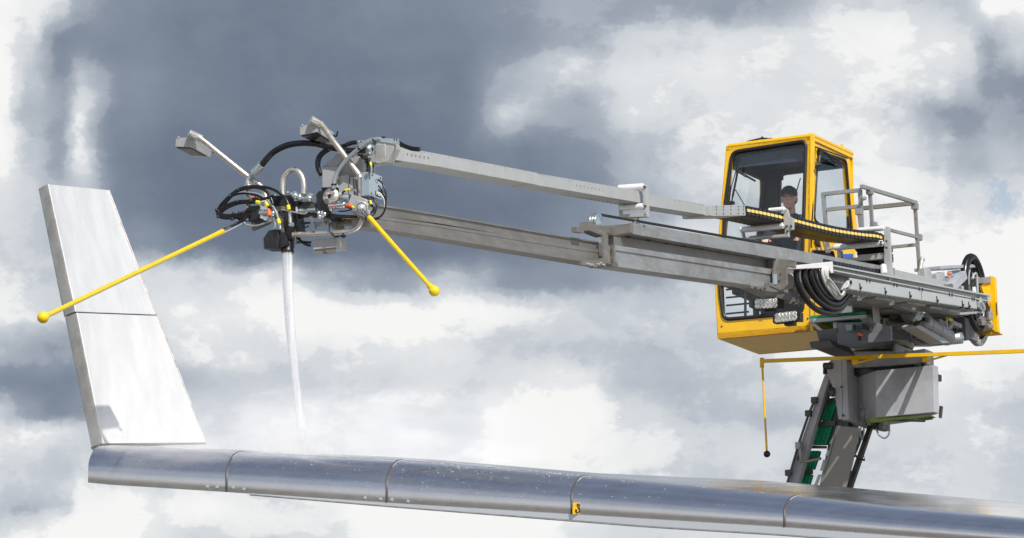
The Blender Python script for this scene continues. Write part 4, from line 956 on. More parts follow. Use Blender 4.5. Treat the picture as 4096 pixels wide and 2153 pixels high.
# ------------------------------------------------------------ yellow bar with hanging feeler
sYb = sM + .55
b = MB(); b.beam(N(z5, 152, 230, sYb), N(z5, 1900, 163, sYb), .03, .036, nA)
b.box(N(z5, 155, 240, sYb), cA * .016, nA * .016, zA * .05)
yb = b.build('yellow_warning_bar', 'ybar2', crane, label='long thin yellow bar across the mast')
b = MB(); b.tube([N(z5, 157, 255, sYb), N(z5, 172, 540, sYb), N(z5, 186, 805, sYb)], .011, 8); b.build('hanging_rod', 'ybar2', yb)
b = MB(); b.ball(N(z5, 187, 820, sYb), .036); b.build('rod_ball', 'rubber', yb)
b = MB()
pN(b, [(725, 198), (765, 196), (765, 235), (860, 212), (880, 215), (740, 252), (725, 250)], sYb - .02, .02); pN(b, [(1172, 188), (1200, 186), (1205, 222), (1320, 190), (1350, 190), (1200, 234), (1172, 236)], sYb - .02, .02)
b.beam(N(z5, 745, 225, sYb - .03), N(z5, 745, 225, sM), .03, .06); b.beam(N(z5, 1185, 215, sYb - .03), N(z5, 1185, 215, sM), .03, .06)
b.build_each('bar_bracket', 'ybar2', yb)

# ------------------------------------------------------------ spray head at the boom tip
sH = sof(C(z1, 1600, 900, .75)); print('sH', sH, 'boom tip', C(z1, 1600, 900, .75))
def Z(v, X, Yy, ds=0.0): return N(v, X, Yy, sH + .38 + ds)
def fbox(b, v, X, Yy, ds, lc, ln, h, mi=0, drop=0.0):
    p = Z(v, X, Yy, ds); back_ = -nA * ln - zA * drop; up_ = V((0, 0, 1))
    b.prism([p, p - cA * lc, p - cA * lc - zA * h, p - zA * h], back_, mi); return p, back_
def zt_(b, v, pts, ds, r, n=12, mi=0, sub=True): b.tube([Z(v, a, c_, ds if len(q) == 0 else q[0]) for a, c_, *q in pts], r, n, mi, sub=sub)
def zp(b, v, pts, ds, th, mi=0): b.prism([Z(v, a, c_, ds) for a, c_ in pts], -nA * th, mi)
# main carrier blocks
b = MB()
zp(b, z1, [(1235, 480), (1352, 472), (1352, 640), (1235, 640)], .0, .25)
zp(b, z1, [(1235, 480), (1352, 380), (1440, 370), (1352, 475)], -.02, .25)
zp(b, z1, [(1352, 420), (1420, 380), (1520, 395), (1560, 450), (1560, 720), (1400, 730), (1352, 640)], -.06, .20)
hd = b.build('spray_head', 'greyl', crane, bevel=.005, label='spray head full of hoses, lamps and valves at the boom tip')
b = MB(); zp(b, z1, [(1535, 440), (1590, 430), (1590, 560), (1540, 560)], -.1, .1); zp(b, z1, [(1510, 380), (1545, 380), (1545, 600), (1510, 600)], -.08, .1); zp(b, h1, [(390, 455), (560, 430), (640, 430), (690, 500), (690, 560), (390, 520)], -.03, .15); b.build('head_post', 'black', hd)
b = MB(); zp(b, h1, [(670, 330), (710, 240), (880, 225), (970, 280), (1000, 400), (1040, 600), (880, 600), (710, 540), (672, 440)], -.035, .03); b.build('cover_plate', 'alul', hd, bevel=.004)
b = MB(); zt_(b, h1, [(905, 235), (880, 440), (880, 600)], -.033, .004, 6); zt_(b, h1, [(960, 300), (975, 430), (985, 600)], -.033, .004, 6); b.build_each('cover_seam', 'darkmetal', hd)
# junction box with its plate
b = MB(); pB, bk = fbox(b, h1, 1255, 165, .05, .08, .22, .0 + .205)
jb = b.build('junction_box', 'boxblue', hd, bevel=.004)
pc = pB - nA * .11 - zA * .100 + cA * .003
b = MB()
for fx, fz in ((.05, -.02), (.19, -.02), (.03, -.185), (.19, -.185)): b.bolt(pB - nA * fx + zA * fz, cA, .008, .004)
b.build_each('box_screw', 'black', jb)
lp = pB - nA * .145 - zA * .168 + cA * .002
b = MB(); b.prism(rnd([lp - nA * .045 - zA * .022, lp + nA * .045 - zA * .022, lp + nA * .045 + zA * .022, lp - nA * .045 + zA * .022], .01, 3), cA * .003); b.build('number_plate', 'black', jb)
text_mesh('plate_lettering', 'P63', .048, lp + cA * .0045, -nA, zA, 'white', jb)
b = MB(); dp = pB - nA * .12 - zA * .06 + cA * .001
b.tube([dp + nA * .022, dp + zA * .018, dp - nA * .022, dp - zA * .018], .0025, 4, closed=True, sub=False); b.build('small_emblem', 'darkmetal', jb)
# lamps and their pipe arms
def lamp(X, Yy,  ds, lc, ln, h, drop, arm, rads, endc):
    b = MB(); b.tube([Z(z1, a, c_, d_) for a, c_, d_ in arm], rads, 14); arm_o = b.build('lamp_arm', 'steel', hd)
    cs = X
    q = {k: Z(z1, cs[k][0], cs[k][1], ds - (.33 if k in 'CDGH' else 0)) for k in cs}
    b = MB(); b.add([q[k] for k in 'ABEFHCDG'], [[0, 1, 2, 3], [4, 5, 6, 7], [0, 1, 5, 4], [1, 2, 6, 5], [2, 3, 7, 6], [3, 0, 4, 7]]); lm = b.build('flood_lamp', 'greyl', hd, bevel=.004)
    dn = (q['D'] - q['E']).cross(q['F'] - q['E']).normalized(); dn = dn if dn.z < 0 else -dn
    m_ = (q['E'] + q['D'] + q['G'] + q['F']) / 4
    b = MB(); b.prism([m_ + (q[k] - m_) * .93 + dn * .002 for k in 'EDGF'], dn * .003); b.build('lamp_rim', 'black', lm)
    b = MB(); b.prism([m_ + (q[k] - m_) * .86 + dn * .006 for k in 'EDGF'], dn * .002); b.build('lamp_lens', K['visorlens'], lm)
    g_ = (q['C'] - q['B']).normalized(); b = MB(); b.prism([q[k] for k in 'HCDG'], g_ * .045); b.build('lamp_end_box', 'greyl', lm, bevel=.004)
    b = MB()
    for k, k2 in (('A', 'B'), ('B', 'A'), ('C', 'H'), ('H', 'C')): b.bolt(q[k].lerp(q[k2], .15), zA, .008, .014)
    b.build_each('lamp_screw', 'zinc', lm)
    b = MB(); q0 = q['C'] + g_ * .03 - zA * .03; b.tube([q0, q0 + cA * .03 - zA * .01, q0 + cA * .045 + zA * .03], .008, 6); b.build('lamp_cable', 'rubber', lm)
K['visorlens'] = mat('dark_lamp_glass', (.05, .05, .05), .0, .12, .1, 5)
lamp({'A': (105, 255), 'B': (236, 250), 'E': (220, 327), 'F': (97, 324), 'C': (372, 328), 'D': (352, 398), 'G': (228, 390), 'H': (240, 335)}, 0, .22, .165, .36, .135, .045, [(215, 222, .28), (300, 265, .2), (450, 385, .1), (650, 545, .0), (745, 615, -.05), (785, 660, -.08), (800, 735, -.08)], .024, None)
lamp({'A': (1062, 168), 'B': (1198, 135), 'E': (1197, 208), 'F': (1062, 236), 'C': (1311, 203), 'D': (1306, 280), 'G': (1205, 304), 'H': (1180, 240)}, 0, .22, .165, .34, .150, .040, [(1150, 112, .28), (1230, 155, .2), (1330, 290, .1), (1500, 515, .0), (1528, 560, -.0), (1535, 610, -.0), (1535, 740, -.0)], .026, None)
b = MB(); b.cyl(Z(z1, 205, 218, .27), Z(z1, 300, 262, .19), .032, 14); b.cyl(Z(z1, 1148, 110, .27), Z(z1, 1230, 156, .19), .032, 14); b.build_each('arm_sleeve', 'alul', hd)
# bare loop pipe, lower pipe, vertical riser
b = MB(); zt_(b, z1, [(930, 700), (930, 620), (940, 560), (975, 515), (1015, 502), (1055, 520), (1085, 570), (1095, 630), (1093, 690)], .05, .024, 14); b.build('loop_pipe', 'steel', hd)
b = MB(); zt_(b, z1, [(1010, 1005), (1200, 998), (1380, 988), (1460, 975), (1515, 945), (1540, 900), (1550, 860)], .02, .024, 14); b.build('lower_pipe', 'steel', hd)
b = MB(); zt_(b, z1, [(664, 650), (664, 730), (668, 810)], .03, .026, 14); b.lathe(Z(z1, 664, 640, .03), zA, [(-.03, .02), (-.03, .038), (.03, .038), (.03, .02)], 14); b.build('riser_pipe', 'steel', hd)
b = MB(); zt_(b, z1, [(662, 640), (662, 590), (680, 552), (712, 522), (722, 510)], .03, .021, 12); b.cyl(Z(z1, 705, 530, .03), Z(z1, 768, 466, .03), .041, 18); b.cyl(Z(z1, 700, 520, .03), Z(z1, 722, 545, .03), .02, 8); b.lathe(Z(z1, 710, 525, .03), Z(z1, 768, 466, .03) - Z(z1, 705, 530, .03), [(-.01, .02), (-.01, .036), (.01, .036), (.01, .02)], 8); b.build('hose_ferrule', 'zinc', hd)
def hz(pts, ds, r, m, name='hose', v=z1, parent=None): 
    b = MB(); zt_(b, v, pts, ds, r, 10); return b.build(name, m, parent or hd)
hz([(760, 476), (800, 425), (860, 365), (950, 318), (1050, 298), (1180, 302), (1300, 330), (1440, 355), (1560, 352)], .03, .027, 'rubber')
hz([(1225, 545), (1198, 490), (1200, 420), (1235, 370), (1300, 338), (1400, 318), (1480, 292), (1560, 300)], -.02, .018, 'rubber')
hz([(1222, 530), (1210, 460), (1230, 395), (1300, 345), (1380, 330)], .0, .014, 'rubber')
hz([(1690, 268), (1640, 272), (1570, 305), (1500, 355), (1430, 420), (1370, 495), (1335, 570), (1322, 650)], .08, .019, 'greyhose')
hz([(1690, 262), (1620, 270), (1540, 305), (1510, 340)], .06, .017, 'greyhose')
hz([(1830, 295), (1870, 318), (1930, 338), (1990, 345)], -.3, .02, 'rubber')
hz([(1425, 296), (1480, 285), (1550, 290), (1650, 300)], -.1, .012, 'darkmetal')
b = MB(); b.cyl(Z(z1, 1560, 352, .02), Z(z1, 1605, 348, -.1), .036, 16); b.cyl(Z(z1, 1505, 290, .0), Z(z1, 1550, 292, -.05), .020, 12); b.lathe(Z(z1, 1600, 348, -.05), cA, [(-.03, .02), (-.03, .05), (.03, .05), (.03, .02)], 8); b.build('hose_fitting', 'zinc', hd)
for X, Yy in ((1525, 335), (1640, 275), (1325, 618)):
    b = MB(); b.lathe(Z(z1, X, Yy, .08), (Z(z1, X - 30, Yy + 25, .08) - Z(z1, X, Yy, .08)) if Yy < 600 else zA, [(-.006, .02), (-.006, .0235), (.006, .0235), (.006, .02)], 12); b.build('cable_tie', 'rubber', hd)
# cable loops on the left
for pts_, r, m in [
    ([(80, 610), (130, 520), (260, 390), (380, 300), (520, 255), (650, 248), (800, 262), (920, 300), (1020, 360), (1100, 440), (1140, 520)], .013, 'rubber'),
    ([(85, 640), (150, 560), (250, 430), (380, 320), (520, 275), (640, 262), (760, 290), (830, 350), (880, 430), (910, 520)], .014, 'rubber'),
    ([(80, 600), (150, 500), (280, 385), (400, 345), (560, 345), (700, 370), (820, 450), (900, 540), (950, 620), (990, 740)], .009, 'greyhose'),
    ([(90, 650), (130, 600), (230, 530), (370, 480), (520, 470), (640, 465), (760, 440), (860, 410), (920, 395)], .014, 'rubber'),
    ([(100, 670), (150, 620), (240, 560), (380, 505), (520, 490), (640, 490), (680, 480)], .013, 'rubber'),
    ([(270, 400), (360, 365), (480, 350), (600, 365), (700, 395), (800, 440)], .011, 'rubber'),
    ([(75, 620), (90, 680), (150, 715), (260, 720), (380, 705), (480, 690), (560, 660)], .018, 'rubber'),
    ([(70, 600), (110, 660), (180, 690), (300, 690), (450, 670), (520, 620), (570, 580)], .018, 'rubber'),
    ([(100, 690), (200, 725), (330, 722), (460, 718), (560, 700)], .014, 'rubber'),
    ([(330, 730), (420, 760), (500, 770), (640, 770), (760, 765)], .007, 'rubber'),
    ([(340, 735), (420, 790), (500, 820), (600, 840), (700, 832), (800, 795), (880, 768)], .008, 'greyhose'),
    ([(780, 440), (830, 540), (840, 600)], .006, 'rubber'),
    ([(730, 480), (800, 470), (840, 545)], .007, 'white')]:
    hz(pts_, .10, r, m, 'cable', h2)
b = MB()
for X, Yy in ((60, 605), (85, 705), (383, 300), (262, 392), (370, 475), (578, 462), (315, 655), (405, 645), (295, 740), (460, 640)): b.ball(Z(h2, X, Yy, .12), .016, n=8)
b.build_each('cable_tie_knot', 'black', hd)
for X, Yy, X2, Y2 in ((660, 485, 708, 490), (800, 492, 830, 545), (1138, 530, 1148, 595), (985, 742, 1008, 808)):
    b = MB(); b.cyl(Z(h2, X, Yy, .12), Z(h2, X2, Y2, .12), .017, 8); b.build('cable_tag', 'ytag', hd)
b = MB(); b.tube([Z(h2, 842, 585, .13), Z(h2, 845, 630, .13), Z(h2, 855, 685, .13)], [.012, .018, .021], 10, sub=False); b.build('rubber_boot', 'orange', hd)
# solenoid block left
b = MB(); fbox(b, h2, 688, 530, .09, .10, .10, .125); fbox(b, h2, 600, 560, .06, .06, .1, .08); b.build('actuator_block', 'black', hd, bevel=.004)
b = MB(); zp(b, h2, [(686, 540), (815, 520), (830, 560), (835, 700), (812, 755), (690, 720)], .07, .08); b.cyl(Z(h2, 720, 640, .1), Z(h2, 905, 640, .1), .026, 16); b.ball(Z(h2, 905, 655, .1), .030); b.cyl(Z(h2, 960, 640, .08), Z(h2, 1000, 630, .08), .02)
b.cyl(Z(h2, 600, 415, .08), Z(h2, 700, 395, .08), .024, 14); b.build('coupling', 'chrome', hd)
b = MB(); b.cyl(Z(h2, 645, 408, .08), Z(h2, 670, 402, .08), .026, 14); b.build('coupling_ring', 'red', hd)
b = MB(); zp(b, h2, [(575, 780), (680, 760), (900, 770), (860, 815), (620, 920), (595, 900)], -.02, .01); zp(b, h2, [(930, 545), (1095, 545), (1095, 590), (1040, 600), (1080, 945), (1040, 920), (1000, 780), (910, 700)], .04, .02); b.build_each('side_plate', 'alud', hd)
# central valve body and nozzle
b = MB()
fbox(b, h2, 1210, 380, .04, .14, .16, .09); fbox(b, h2, 1130, 470, .02, .10, .14, .10)
zp(b, h2, [(1090, 470), (1290, 480), (1300, 620), (1270, 700), (1290, 780), (1290, 910), (1185, 915), (1180, 960), (1165, 1040), (1110, 1040), (1070, 950), (1070, 600)], .03, .12)
zp(b, h2, [(860, 395), (1210, 375), (1200, 500), (1100, 545), (910, 545), (880, 500)], .0, .15)
vb = b.build('valve_body', 'blackp', hd, bevel=.005)
b = MB(); b.lathe(Z(h2, 1128, 1240, -.02), zA, [(.0, .045), (-.004, .056), (.012, .058), (.022, .053), (.055, .052), (.10, .051), (.11, .046), (.16, .044), (.2, .03), (.2, 0)], 26); noz = b.build('nozzle', 'black', hd)
b = MB(); zp(b, h2, [(1185, 1080), (1300, 1068), (1322, 1080), (1310, 1095), (1190, 1105)], .0, .04); b.cyl(Z(h2, 1243, 910, .03), Z(h2, 1243, 1100, .03), .009, 8); b.cyl(Z(h2, 1243, 1070, .03), Z(h2, 1243, 1110, .03), .015, 8); b.build('nozzle_lever', 'darkmetal', noz)
b = MB()   # camera hood
b.prism([Z(h2, a, c_, .07) for a, c_ in [(760, 1030), (830, 920), (860, 905), (975, 905), (1000, 1040), (985, 1190), (775, 1195)]], -nA * .02)
b.prism([Z(h2, a, c_, .05) for a, c_ in [(770, 1040), (845, 930), (880, 900), (1010, 895), (1115, 990), (1125, 1135), (990, 1185), (780, 1190)]], -nA * .13)
b.build('camera_hood', 'black', hd, bevel=.008)
b = MB(); b.tube([Z(h2, 755, 1040, .08), Z(h2, 768, 1190, .08), Z(h2, 990, 1192, .08)], .003, 6, sub=False); b.tube([Z(h2, 975, 910, .075), Z(h2, 998, 1040, .075)], .002, 6, sub=False); b.build('hood_edge', 'darkmetal', hd)
b = MB(); b.cyl(Z(h2, 935, 730, .04), Z(h2, 940, 890, .04), .015, 8); b.cyl(Z(h2, 1015, 830, .08), Z(h2, 1020, 890, .08), .012, 8); b.cyl(Z(h2, 1165, 630, .08), Z(h2, 1165, 700, .08), .015, 8); b.cyl(Z(h2, 1170, 700, .08), Z(h2, 1172, 800, .08), .017, 6); b.cyl(Z(h2, 1160, 828, .08), Z(h2, 1215, 822, .08), .018, 8); b.cyl(Z(h2, 1265, 560, .06), Z(h2, 1265, 650, .06), .012, 6); b.build_each('steel_fitting', 'zinc', hd)
b = MB(); zt_(b, h2, [(1035, 598), (1090, 605), (1250, 640), (1370, 660), (1430, 630)], .10, .007, 6); b.build('lever_wire', 'steel', hd)
b = MB(); zp(b, h2, [(1210, 330), (1250, 320), (1280, 360), (1285, 460), (1240, 470), (1205, 420)], .05, .04); b.ball(Z(h2, 1310, 410, .06), .03); b.ball(Z(h2, 1240, 390, .07), .03); b.cyl(Z(h2, 1320, 430, .05), Z(h2, 1420, 430, .05), .014); b.ball(Z(h2, 1455, 430, .06), .030); b.cyl(Z(h2, 1455, 430, .06), Z(h2, 1455, 430, .11), .012)
b.cyl(Z(h2, 1300, 620, .02), Z(h2, 1560, 600, .02), .02); zp(b, h2, [(1380, 340), (1470, 350), (1520, 370), (1510, 385), (1300, 370), (1290, 350)], .02, .1)
b.build('linkage', 'zinc', hd)
b = MB(); b.cyl(Z(h2, 1290, 560, .0), Z(h2, 1560, 555, .0), .022, 14); b.cyl(Z(h2, 1290, 660, -.02), Z(h2, 1560, 690, -.02), .02, 14); b.cyl(Z(h1, 0, 960, -.03), Z(h1, 290, 950, -.03), .02, 14); b.build_each('cross_pipe', 'darkmetal', hd)
b = MB(); fbox(b, h2, 1480, 470, .0, .12, .1, .05); zp(b, h2, [(930, 500), (1290, 480), (1480, 480), (1480, 530), (1290, 540), (930, 540)], -.04, .08); b.build('rear_block', 'blackp', hd)
for X, Yy, r in ((940, 370, .010), (1012, 340, .010), (1075, 370, .009), (1132, 330, .011), (1185, 350, .010)):
    b = MB(); b.cyl(Z(h2, X, Yy + 20, .03), Z(h2, X, Yy - 6, .03), r, 6); b.build('body_bolt', 'zinc', vb)
# right-hand valve cluster
b = MB()
zp(b, h1, [(290, 580), (330, 520), (400, 510), (470, 520), (430, 620), (480, 720), (470, 880), (570, 920), (700, 940), (1000, 950), (1010, 990), (660, 1010), (560, 1060), (470, 990), (330, 870), (290, 780)], .04, .1)
b.build('valve_block', 'blackp', hd, bevel=.005)
b = MB()
b.lathe(Z(h1, 560, 620, .07), nA, [(-.02, .02), (-.02, .075), (.01, .075), (.012, .05), (.02, .045), (.02, .02)], 26)
for X, Yy in ((500, 565), (613, 557), (455, 650), (560, 720), (640, 690)): b.bolt(Z(h1, X, Yy, .085), nA, .014, .016)
b.prism([Z(h1, a, c_, .06) for a, c_ in [(600, 600), (650, 590), (690, 720), (630, 720)]], -nA * .02)
b.build('pipe_flange', 'steel', hd)
b = MB(); b.lathe(Z(h1, 520, 790, .10), Z(h1, 820, 765, .10) - Z(h1, 520, 790, .10), [(0, 0), (0, .022), (.03, .028), (.05, .028), (.06, .022), (.07, .03), (.13, .032), (.14, .026), (.16, .03), (.165, .018), (.17, 0)], 18)
for X, Yy in ((340, 920), (415, 960), (355, 980), (450, 935), (560, 850)): b.ball(Z(h1, X, Yy, .08), .018, n=10)
b.cyl(Z(h1, 345, 880, .07), Z(h1, 345, 1000, .07), .012); b.cyl(Z(h1, 400, 880, .07), Z(h1, 400, 1000, .07), .012)
b.cyl(Z(h1, 905, 495, .06), Z(h1, 1038, 505, .06), .012)
b.build('quick_coupling', 'chrome', hd)
b = MB(); b.box(Z(h1, 582, 805, .14), cA * .007, nA * .003, zA * .009); b.box(Z(h1, 595, 748, .14), cA * .007, nA * .003, zA * .004); b.build('coupling_mark', 'red', hd)
b = MB(); b.tube([Z(h1, 845, 768, .11), Z(h1, 890, 775, .11), Z(h1, 945, 805, .11)], [.014, .017, .012], 10, sub=False); b.build('rubber_boot', 'orange', hd)
for a in (((945, 800), (985, 825)), ((815, 505), (895, 485)), ((1268, 690), (1280, 750)), ((1268, -5), (1285, 60))):
    b = MB(); b.cyl(Z(h1, *a[0], .11), Z(h1, *a[1], .11), .010, 8); b.build('cable_tag', 'ytag', hd)
b = MB()
for q in ([(155, 985), (200, 970), (260, 1090), (290, 1170), (230, 1130)], [(410, 985), (450, 975), (520, 1060), (500, 1130), (440, 1100)], [(230, 1080), (510, 1060), (510, 1120), (260, 1145)], [(230, 1130), (270, 1130), (265, 1250), (230, 1240)]): zp(b, h1, q, .05, .02)
zp(b, h1, [(575, 1050), (640, 1035), (645, 1170), (590, 1200), (560, 1150)], .0, .15); zp(b, h1, [(660, 1000), (1060, 990), (1040, 1080), (960, 1135), (660, 1110)], -.05, .1)
b.build_each('bracket_plate', 'alud', hd)
b = MB()
for i in range(12): b.ball(Z(h1, 750 + i * 27, 1000 + 12 * (i % 2) + i, .02), .008, n=8)
b.build('spring_balancer', 'brass', hd)
b = MB(); b.cyl(Z(h1, 700, 600, .02), Z(h1, 900, 650, .02), .034, 18); b.cyl(Z(h1, 640, 600, .03), Z(h1, 720, 610, .03), .016, 10); b.build('hydraulic_motor', 'boxblue', hd)
for pts_, r, m in [
    ([(760, 560), (790, 530), (840, 500), (880, 490)], .009, 'rubber'), ([(850, 810), (930, 850), (800, 880), (700, 880)], .006, 'rubber'),
    ([(1410, 310), (1470, 360), (1520, 450), (1548, 570), (1550, 720), (1530, 860), (1480, 950), (1420, 1010), (1350, 1030)], .008, 'rubber'),
    ([(1415, 420), (1460, 480), (1510, 560), (1545, 660), (1545, 780), (1510, 900), (1440, 980), (1340, 1020)], .007, 'rubber'),
    ([(1415, 490), (1460, 530), (1510, 590), (1540, 680), (1548, 760)], .007, 'rubber'),
    ([(1412, 555), (1470, 590), (1520, 670), (1530, 740), (1530, 820)], .006, 'white'),
    ([(1280, 620), (1340, 670), (1375, 770), (1370, 870), (1320, 950), (1260, 970)], .007, 'rubber'),
    ([(1240, 700), (1270, 770), (1330, 800), (1320, 880), (1260, 930)], .012, 'rubber'),
    ([(620, 1040), (560, 1090), (530, 1170), (560, 1270), (620, 1330), (680, 1345), (690, 1310)], .007, 'rubber'),
    ([(0, 1080), (80, 1095), (180, 1090)], .010, 'rubber'), ([(40, 1235), (90, 1180), (160, 1150)], .006, 'rubber'),
    ([(700, 1335), (760, 1320), (790, 1280)], .007, 'rubber'), ([(1280, 60), (1290, 130), (1275, 240)], .009, 'greyhose'), ([(1265, 50), (1262, 120), (1270, 200)], .007, 'rubber')]:
    hz(pts_, .06, r, m, 'cable', h1)
hz([(1275, 1010), (1340, 1080), (1400, 1120), (1470, 1140)], -.02, .012, 'rubber', 'cable', h2); hz([(1290, 1000), (1330, 1070), (1440, 1090), (1480, 1090)], -.04, .010, 'rubber', 'cable', h2)
# lower lamp
b = MB(); pL, bk = fbox(b, z1, 1350, 1025, -.02, .235, .17, .085); lm = b.build('flood_lamp', 'greyl', hd, bevel=.004)
b = MB(); zp(b, z1, [(1185, 1105), (1345, 1098), (1330, 1150), (1160, 1156)], -.03, .01); b.build('lamp_flap', 'alud', lm)
b = MB(); b.cyl(Z(z1, 1340, 1000, -.05), Z(z1, 1345, 1022, -.05), .02); b.cyl(Z(z1, 1395, 1000, -.1), Z(z1, 1405, 1022, -.1), .02); b.build_each('cable_gland', 'black', lm)
# feeler mounts and feelers
def mount(v, cx, cy, hexa, ds):
    pass
b = MB()
b.prism([Z(h1, a, c_, .09) for a, c_ in [(1020, 680), (1200, 730), (1245, 780), (1250, 940), (1140, 970), (1050, 950), (990, 860), (1000, 760)]], -nA * .03)
b.prism([Z(h1, a, c_, .075) for a, c_ in [(930, 575), (1165, 650), (1245, 760), (1200, 930), (1050, 950), (960, 870), (870, 720)]], -nA * .14)
fm = b.build('feeler_mount', 'greyl', hd, bevel=.006)
ax = (Z(px, 1560, 905, .5) - Z(h1, 1110, 840, .12))
b = MB(); b.lathe(Z(h1, 1115, 830, .10), nA * .9 + cA * .2 - zA * .3, [(-.01, .06), (.012, .062), (.012, .048), (.0, .044), (.02, .038), (.05, .024), (.052, .0)], 24); b.build('mount_boot', 'alul', fm)
b = MB(); zp(b, h1, [(920, 880), (980, 900), (1170, 1000), (1165, 1070), (1060, 1000)], .05, .01); b.build('mount_flange', 'alud', fm)
def feeler(P_, label):
    b = MB(); b.cyl(P_[0], P_[1], .020, 14); st = b.build('feeler_stem', 'chrome', crane, label=label)
    b = MB(); b.cyl(P_[1], P_[2], .0195, 14); b.tube([P_[1], P_[1] + (P_[2] - P_[1]).normalized() * .25], [.023, .0195], 14, sub=False); b.build('feeler_rod', 'ybar', st)
    d = (P_[2] - P_[1]).normalized()
    b = MB(); b.tube([P_[2] - d * .02, P_[2] + d * .02, P_[2] + d * .05], [.026, .026, .019], 14, sub=False); b.ball(P_[2] + d * .088, .045, n=20); b.build('feeler_ball', 'ybar', st)
dr = .9
feeler([Z(h1, 1110, 840, .12), Z(h1, 1255, 1000, .12 + dr * .15), Z(px, 1722, 1148, .12 + dr)], 'yellow feeler rod pointing down to the right')
feeler([Z(z1, 660, 878, -.05), Z(z1, 462, 980, .75), Z(px, 185, 1264, 5.6)], 'yellow feeler rod reaching across the winglet')

# ================================================================== the operator in the cab
def operator():
    hc = N(p3, 1060, 640, -.36)                                  # centre of the head
    ang = -PHI + .22
    rot = Matrix.Rotation(ang, 4, 'Z'); T = Matrix.Translation(hc) @ rot
    root = empty('person', hc - zA * 1.25, 'person in a black cap and dark shirt seated behind the windscreen', 'person')
    def X_(p): return T @ V(p)
    def caps(b, p, q, r1, r2, n=14):
        p, q = V(p), V(q); k = 5; d = (q - p).normalized()
        path = [p - d * r1 * math.cos(a) for a in (0, .5, 1.0)] + [p, q] + [q + d * r2 * math.cos(a) for a in (1.0, .5, 0.0)]
        rr = [r1 * max(.02, math.sin(a)) for a in (0, .5, 1.0)] + [r1, r2] + [r2 * max(.02, math.sin(a)) for a in (1.0, .5, 0.0)]
        b.tube([X_(x) for x in path], rr, n, sub=False)
    def ell(b, c, r, rx=0):
        o = MB(); o.ball((0, 0, 0), 1, sc=r, n=20); m_ = Matrix.Rotation(rx, 4, 'X')
        b.add([X_(V(c) + (m_ @ v)) for v in o.v], o.f, 0, True)
    def remesh(o, vs, smooth=3):
        md = o.modifiers.new('r', 'REMESH'); md.mode = 'VOXEL'; md.voxel_size = vs; md.use_smooth_shade = True
        ms_ = o.modifiers.new('s', 'SMOOTH'); ms_.iterations = smooth; ms_.factor = .5
        bpy.context.view_layer.update(); me = bpy.data.meshes.new_from_object(o.evaluated_get(bpy.context.evaluated_depsgraph_get()))
        o.modifiers.clear(); me.name = o.name; o.data = me
        for p in me.polygons: p.use_smooth = True
    # local: x left of the person (+x = viewer's right), -y forwards, z up, head centre at the origin
    b = MB()
    ell(b, (0, .012, .03), (.076, .095, .095)); ell(b, (0, -.018, -.04), (.062, .070, .075)); ell(b, (0, -.055, -.095), (.030, .028, .026)); ell(b, (0, -.02, -.085), (.048, .055, .035))
    ell(b, (0, -.088, -.022), (.013, .022, .018)); ell(b, (0, -.083, .0), (.009, .014, .028)); ell(b, (0, -.070, .030), (.055, .018, .012)); ell(b, (.032, -.062, -.025), (.022, .02, .016)); ell(b, (-.032, -.062, -.025), (.022, .02, .016))
    ell(b, (0, -.084, -.062), (.024, .010, .005)); ell(b, (0, -.081, -.073), (.020, .010, .006))
    for s_ in (-1, 1): ell(b, (s_ * .080, .012, -.012), (.010, .022, .033)); ell(b, (s_ * .082, .0, -.035), (.006, .010, .012))
    caps(b, (0, .025, -.06), (0, .045, -.19), .055, .060); ell(b, (0, .06, -.20), (.12, .06, .045))
    caps(b, (0, .07, -.28), (0, .09, -.62), .13, .12); caps(b, (-.10, .07, -.25), (.10, .07, -.25), .075, .075)
    hips = (0, .10, -.72); caps(b, (-.07, .10, -.72), (.07, .10, -.72), .11, .11)
    for s_ in (-1, 1):
        sh = (s_ * .19, .06, -.25); elb = (s_ * .25, -.02, -.52); wr = (s_ * .19, -.24, -.50)
        caps(b, sh, elb, .052, .040); caps(b, elb, wr, .040, .026)
        palm = (s_ * .175, -.31, -.495); caps(b, wr, palm, .028, .032)
        for k, (dx, ln) in enumerate(((-.026, .058), (-.009, .068), (.009, .064), (.026, .050))):
            a_ = (s_ * .175 + dx, -.335, -.49); m1 = (a_[0], a_[1] - ln * .55, a_[2] - .008); m2 = (a_[0], a_[1] - ln * .75, a_[2] - .040); caps(b, a_, m1, .010, .009, 8); caps(b, m1, m2, .009, .008, 8)
        th = (s_ * .175 - s_ * .030, -.295, -.50); caps(b, th, (th[0] - s_ * .022, -.34, -.515), .012, .010, 8)
        caps(b, (s_ * .09, .08, -.74), (s_ * .13, -.34, -.72), .085, .06); caps(b, (s_ * .13, -.34, -.72), (s_ * .13, -.30, -1.10), .055, .038); caps(b, (s_ * .13, -.28, -1.14), (s_ * .13, -.42, -1.16), .040, .035)
    body = b.build('body', 'human', root); remesh(body, .0075)
    b = MB()
    caps(b, (0, .06, -.215), (0, .075, -.23), .085, .10); caps(b, (0, .075, -.28), (0, .09, -.64), .150, .140); caps(b, (-.11, .07, -.245), (.11, .07, -.245), .088, .088); ell(b, (0, .05, -.185), (.070, .065, .03))
    for s_ in (-1, 1): caps(b, (s_ * .19, .06, -.25), (s_ * .25, -.02, -.52), .068, .055); caps(b, (s_ * .25, -.02, -.52), (s_ * .20, -.19, -.505), .054, .040)
    sh_ = b.build('shirt', 'shirt', root); remesh(sh_, .011)
    b = MB(); caps(b, (-.07, .10, -.74), (.07, .10, -.74), .13, .13)
    for s_ in (-1, 1): caps(b, (s_ * .09, .08, -.74), (s_ * .13, -.34, -.72), .10, .075); caps(b, (s_ * .13, -.34, -.72), (s_ * .13, -.30, -1.08), .072, .055)
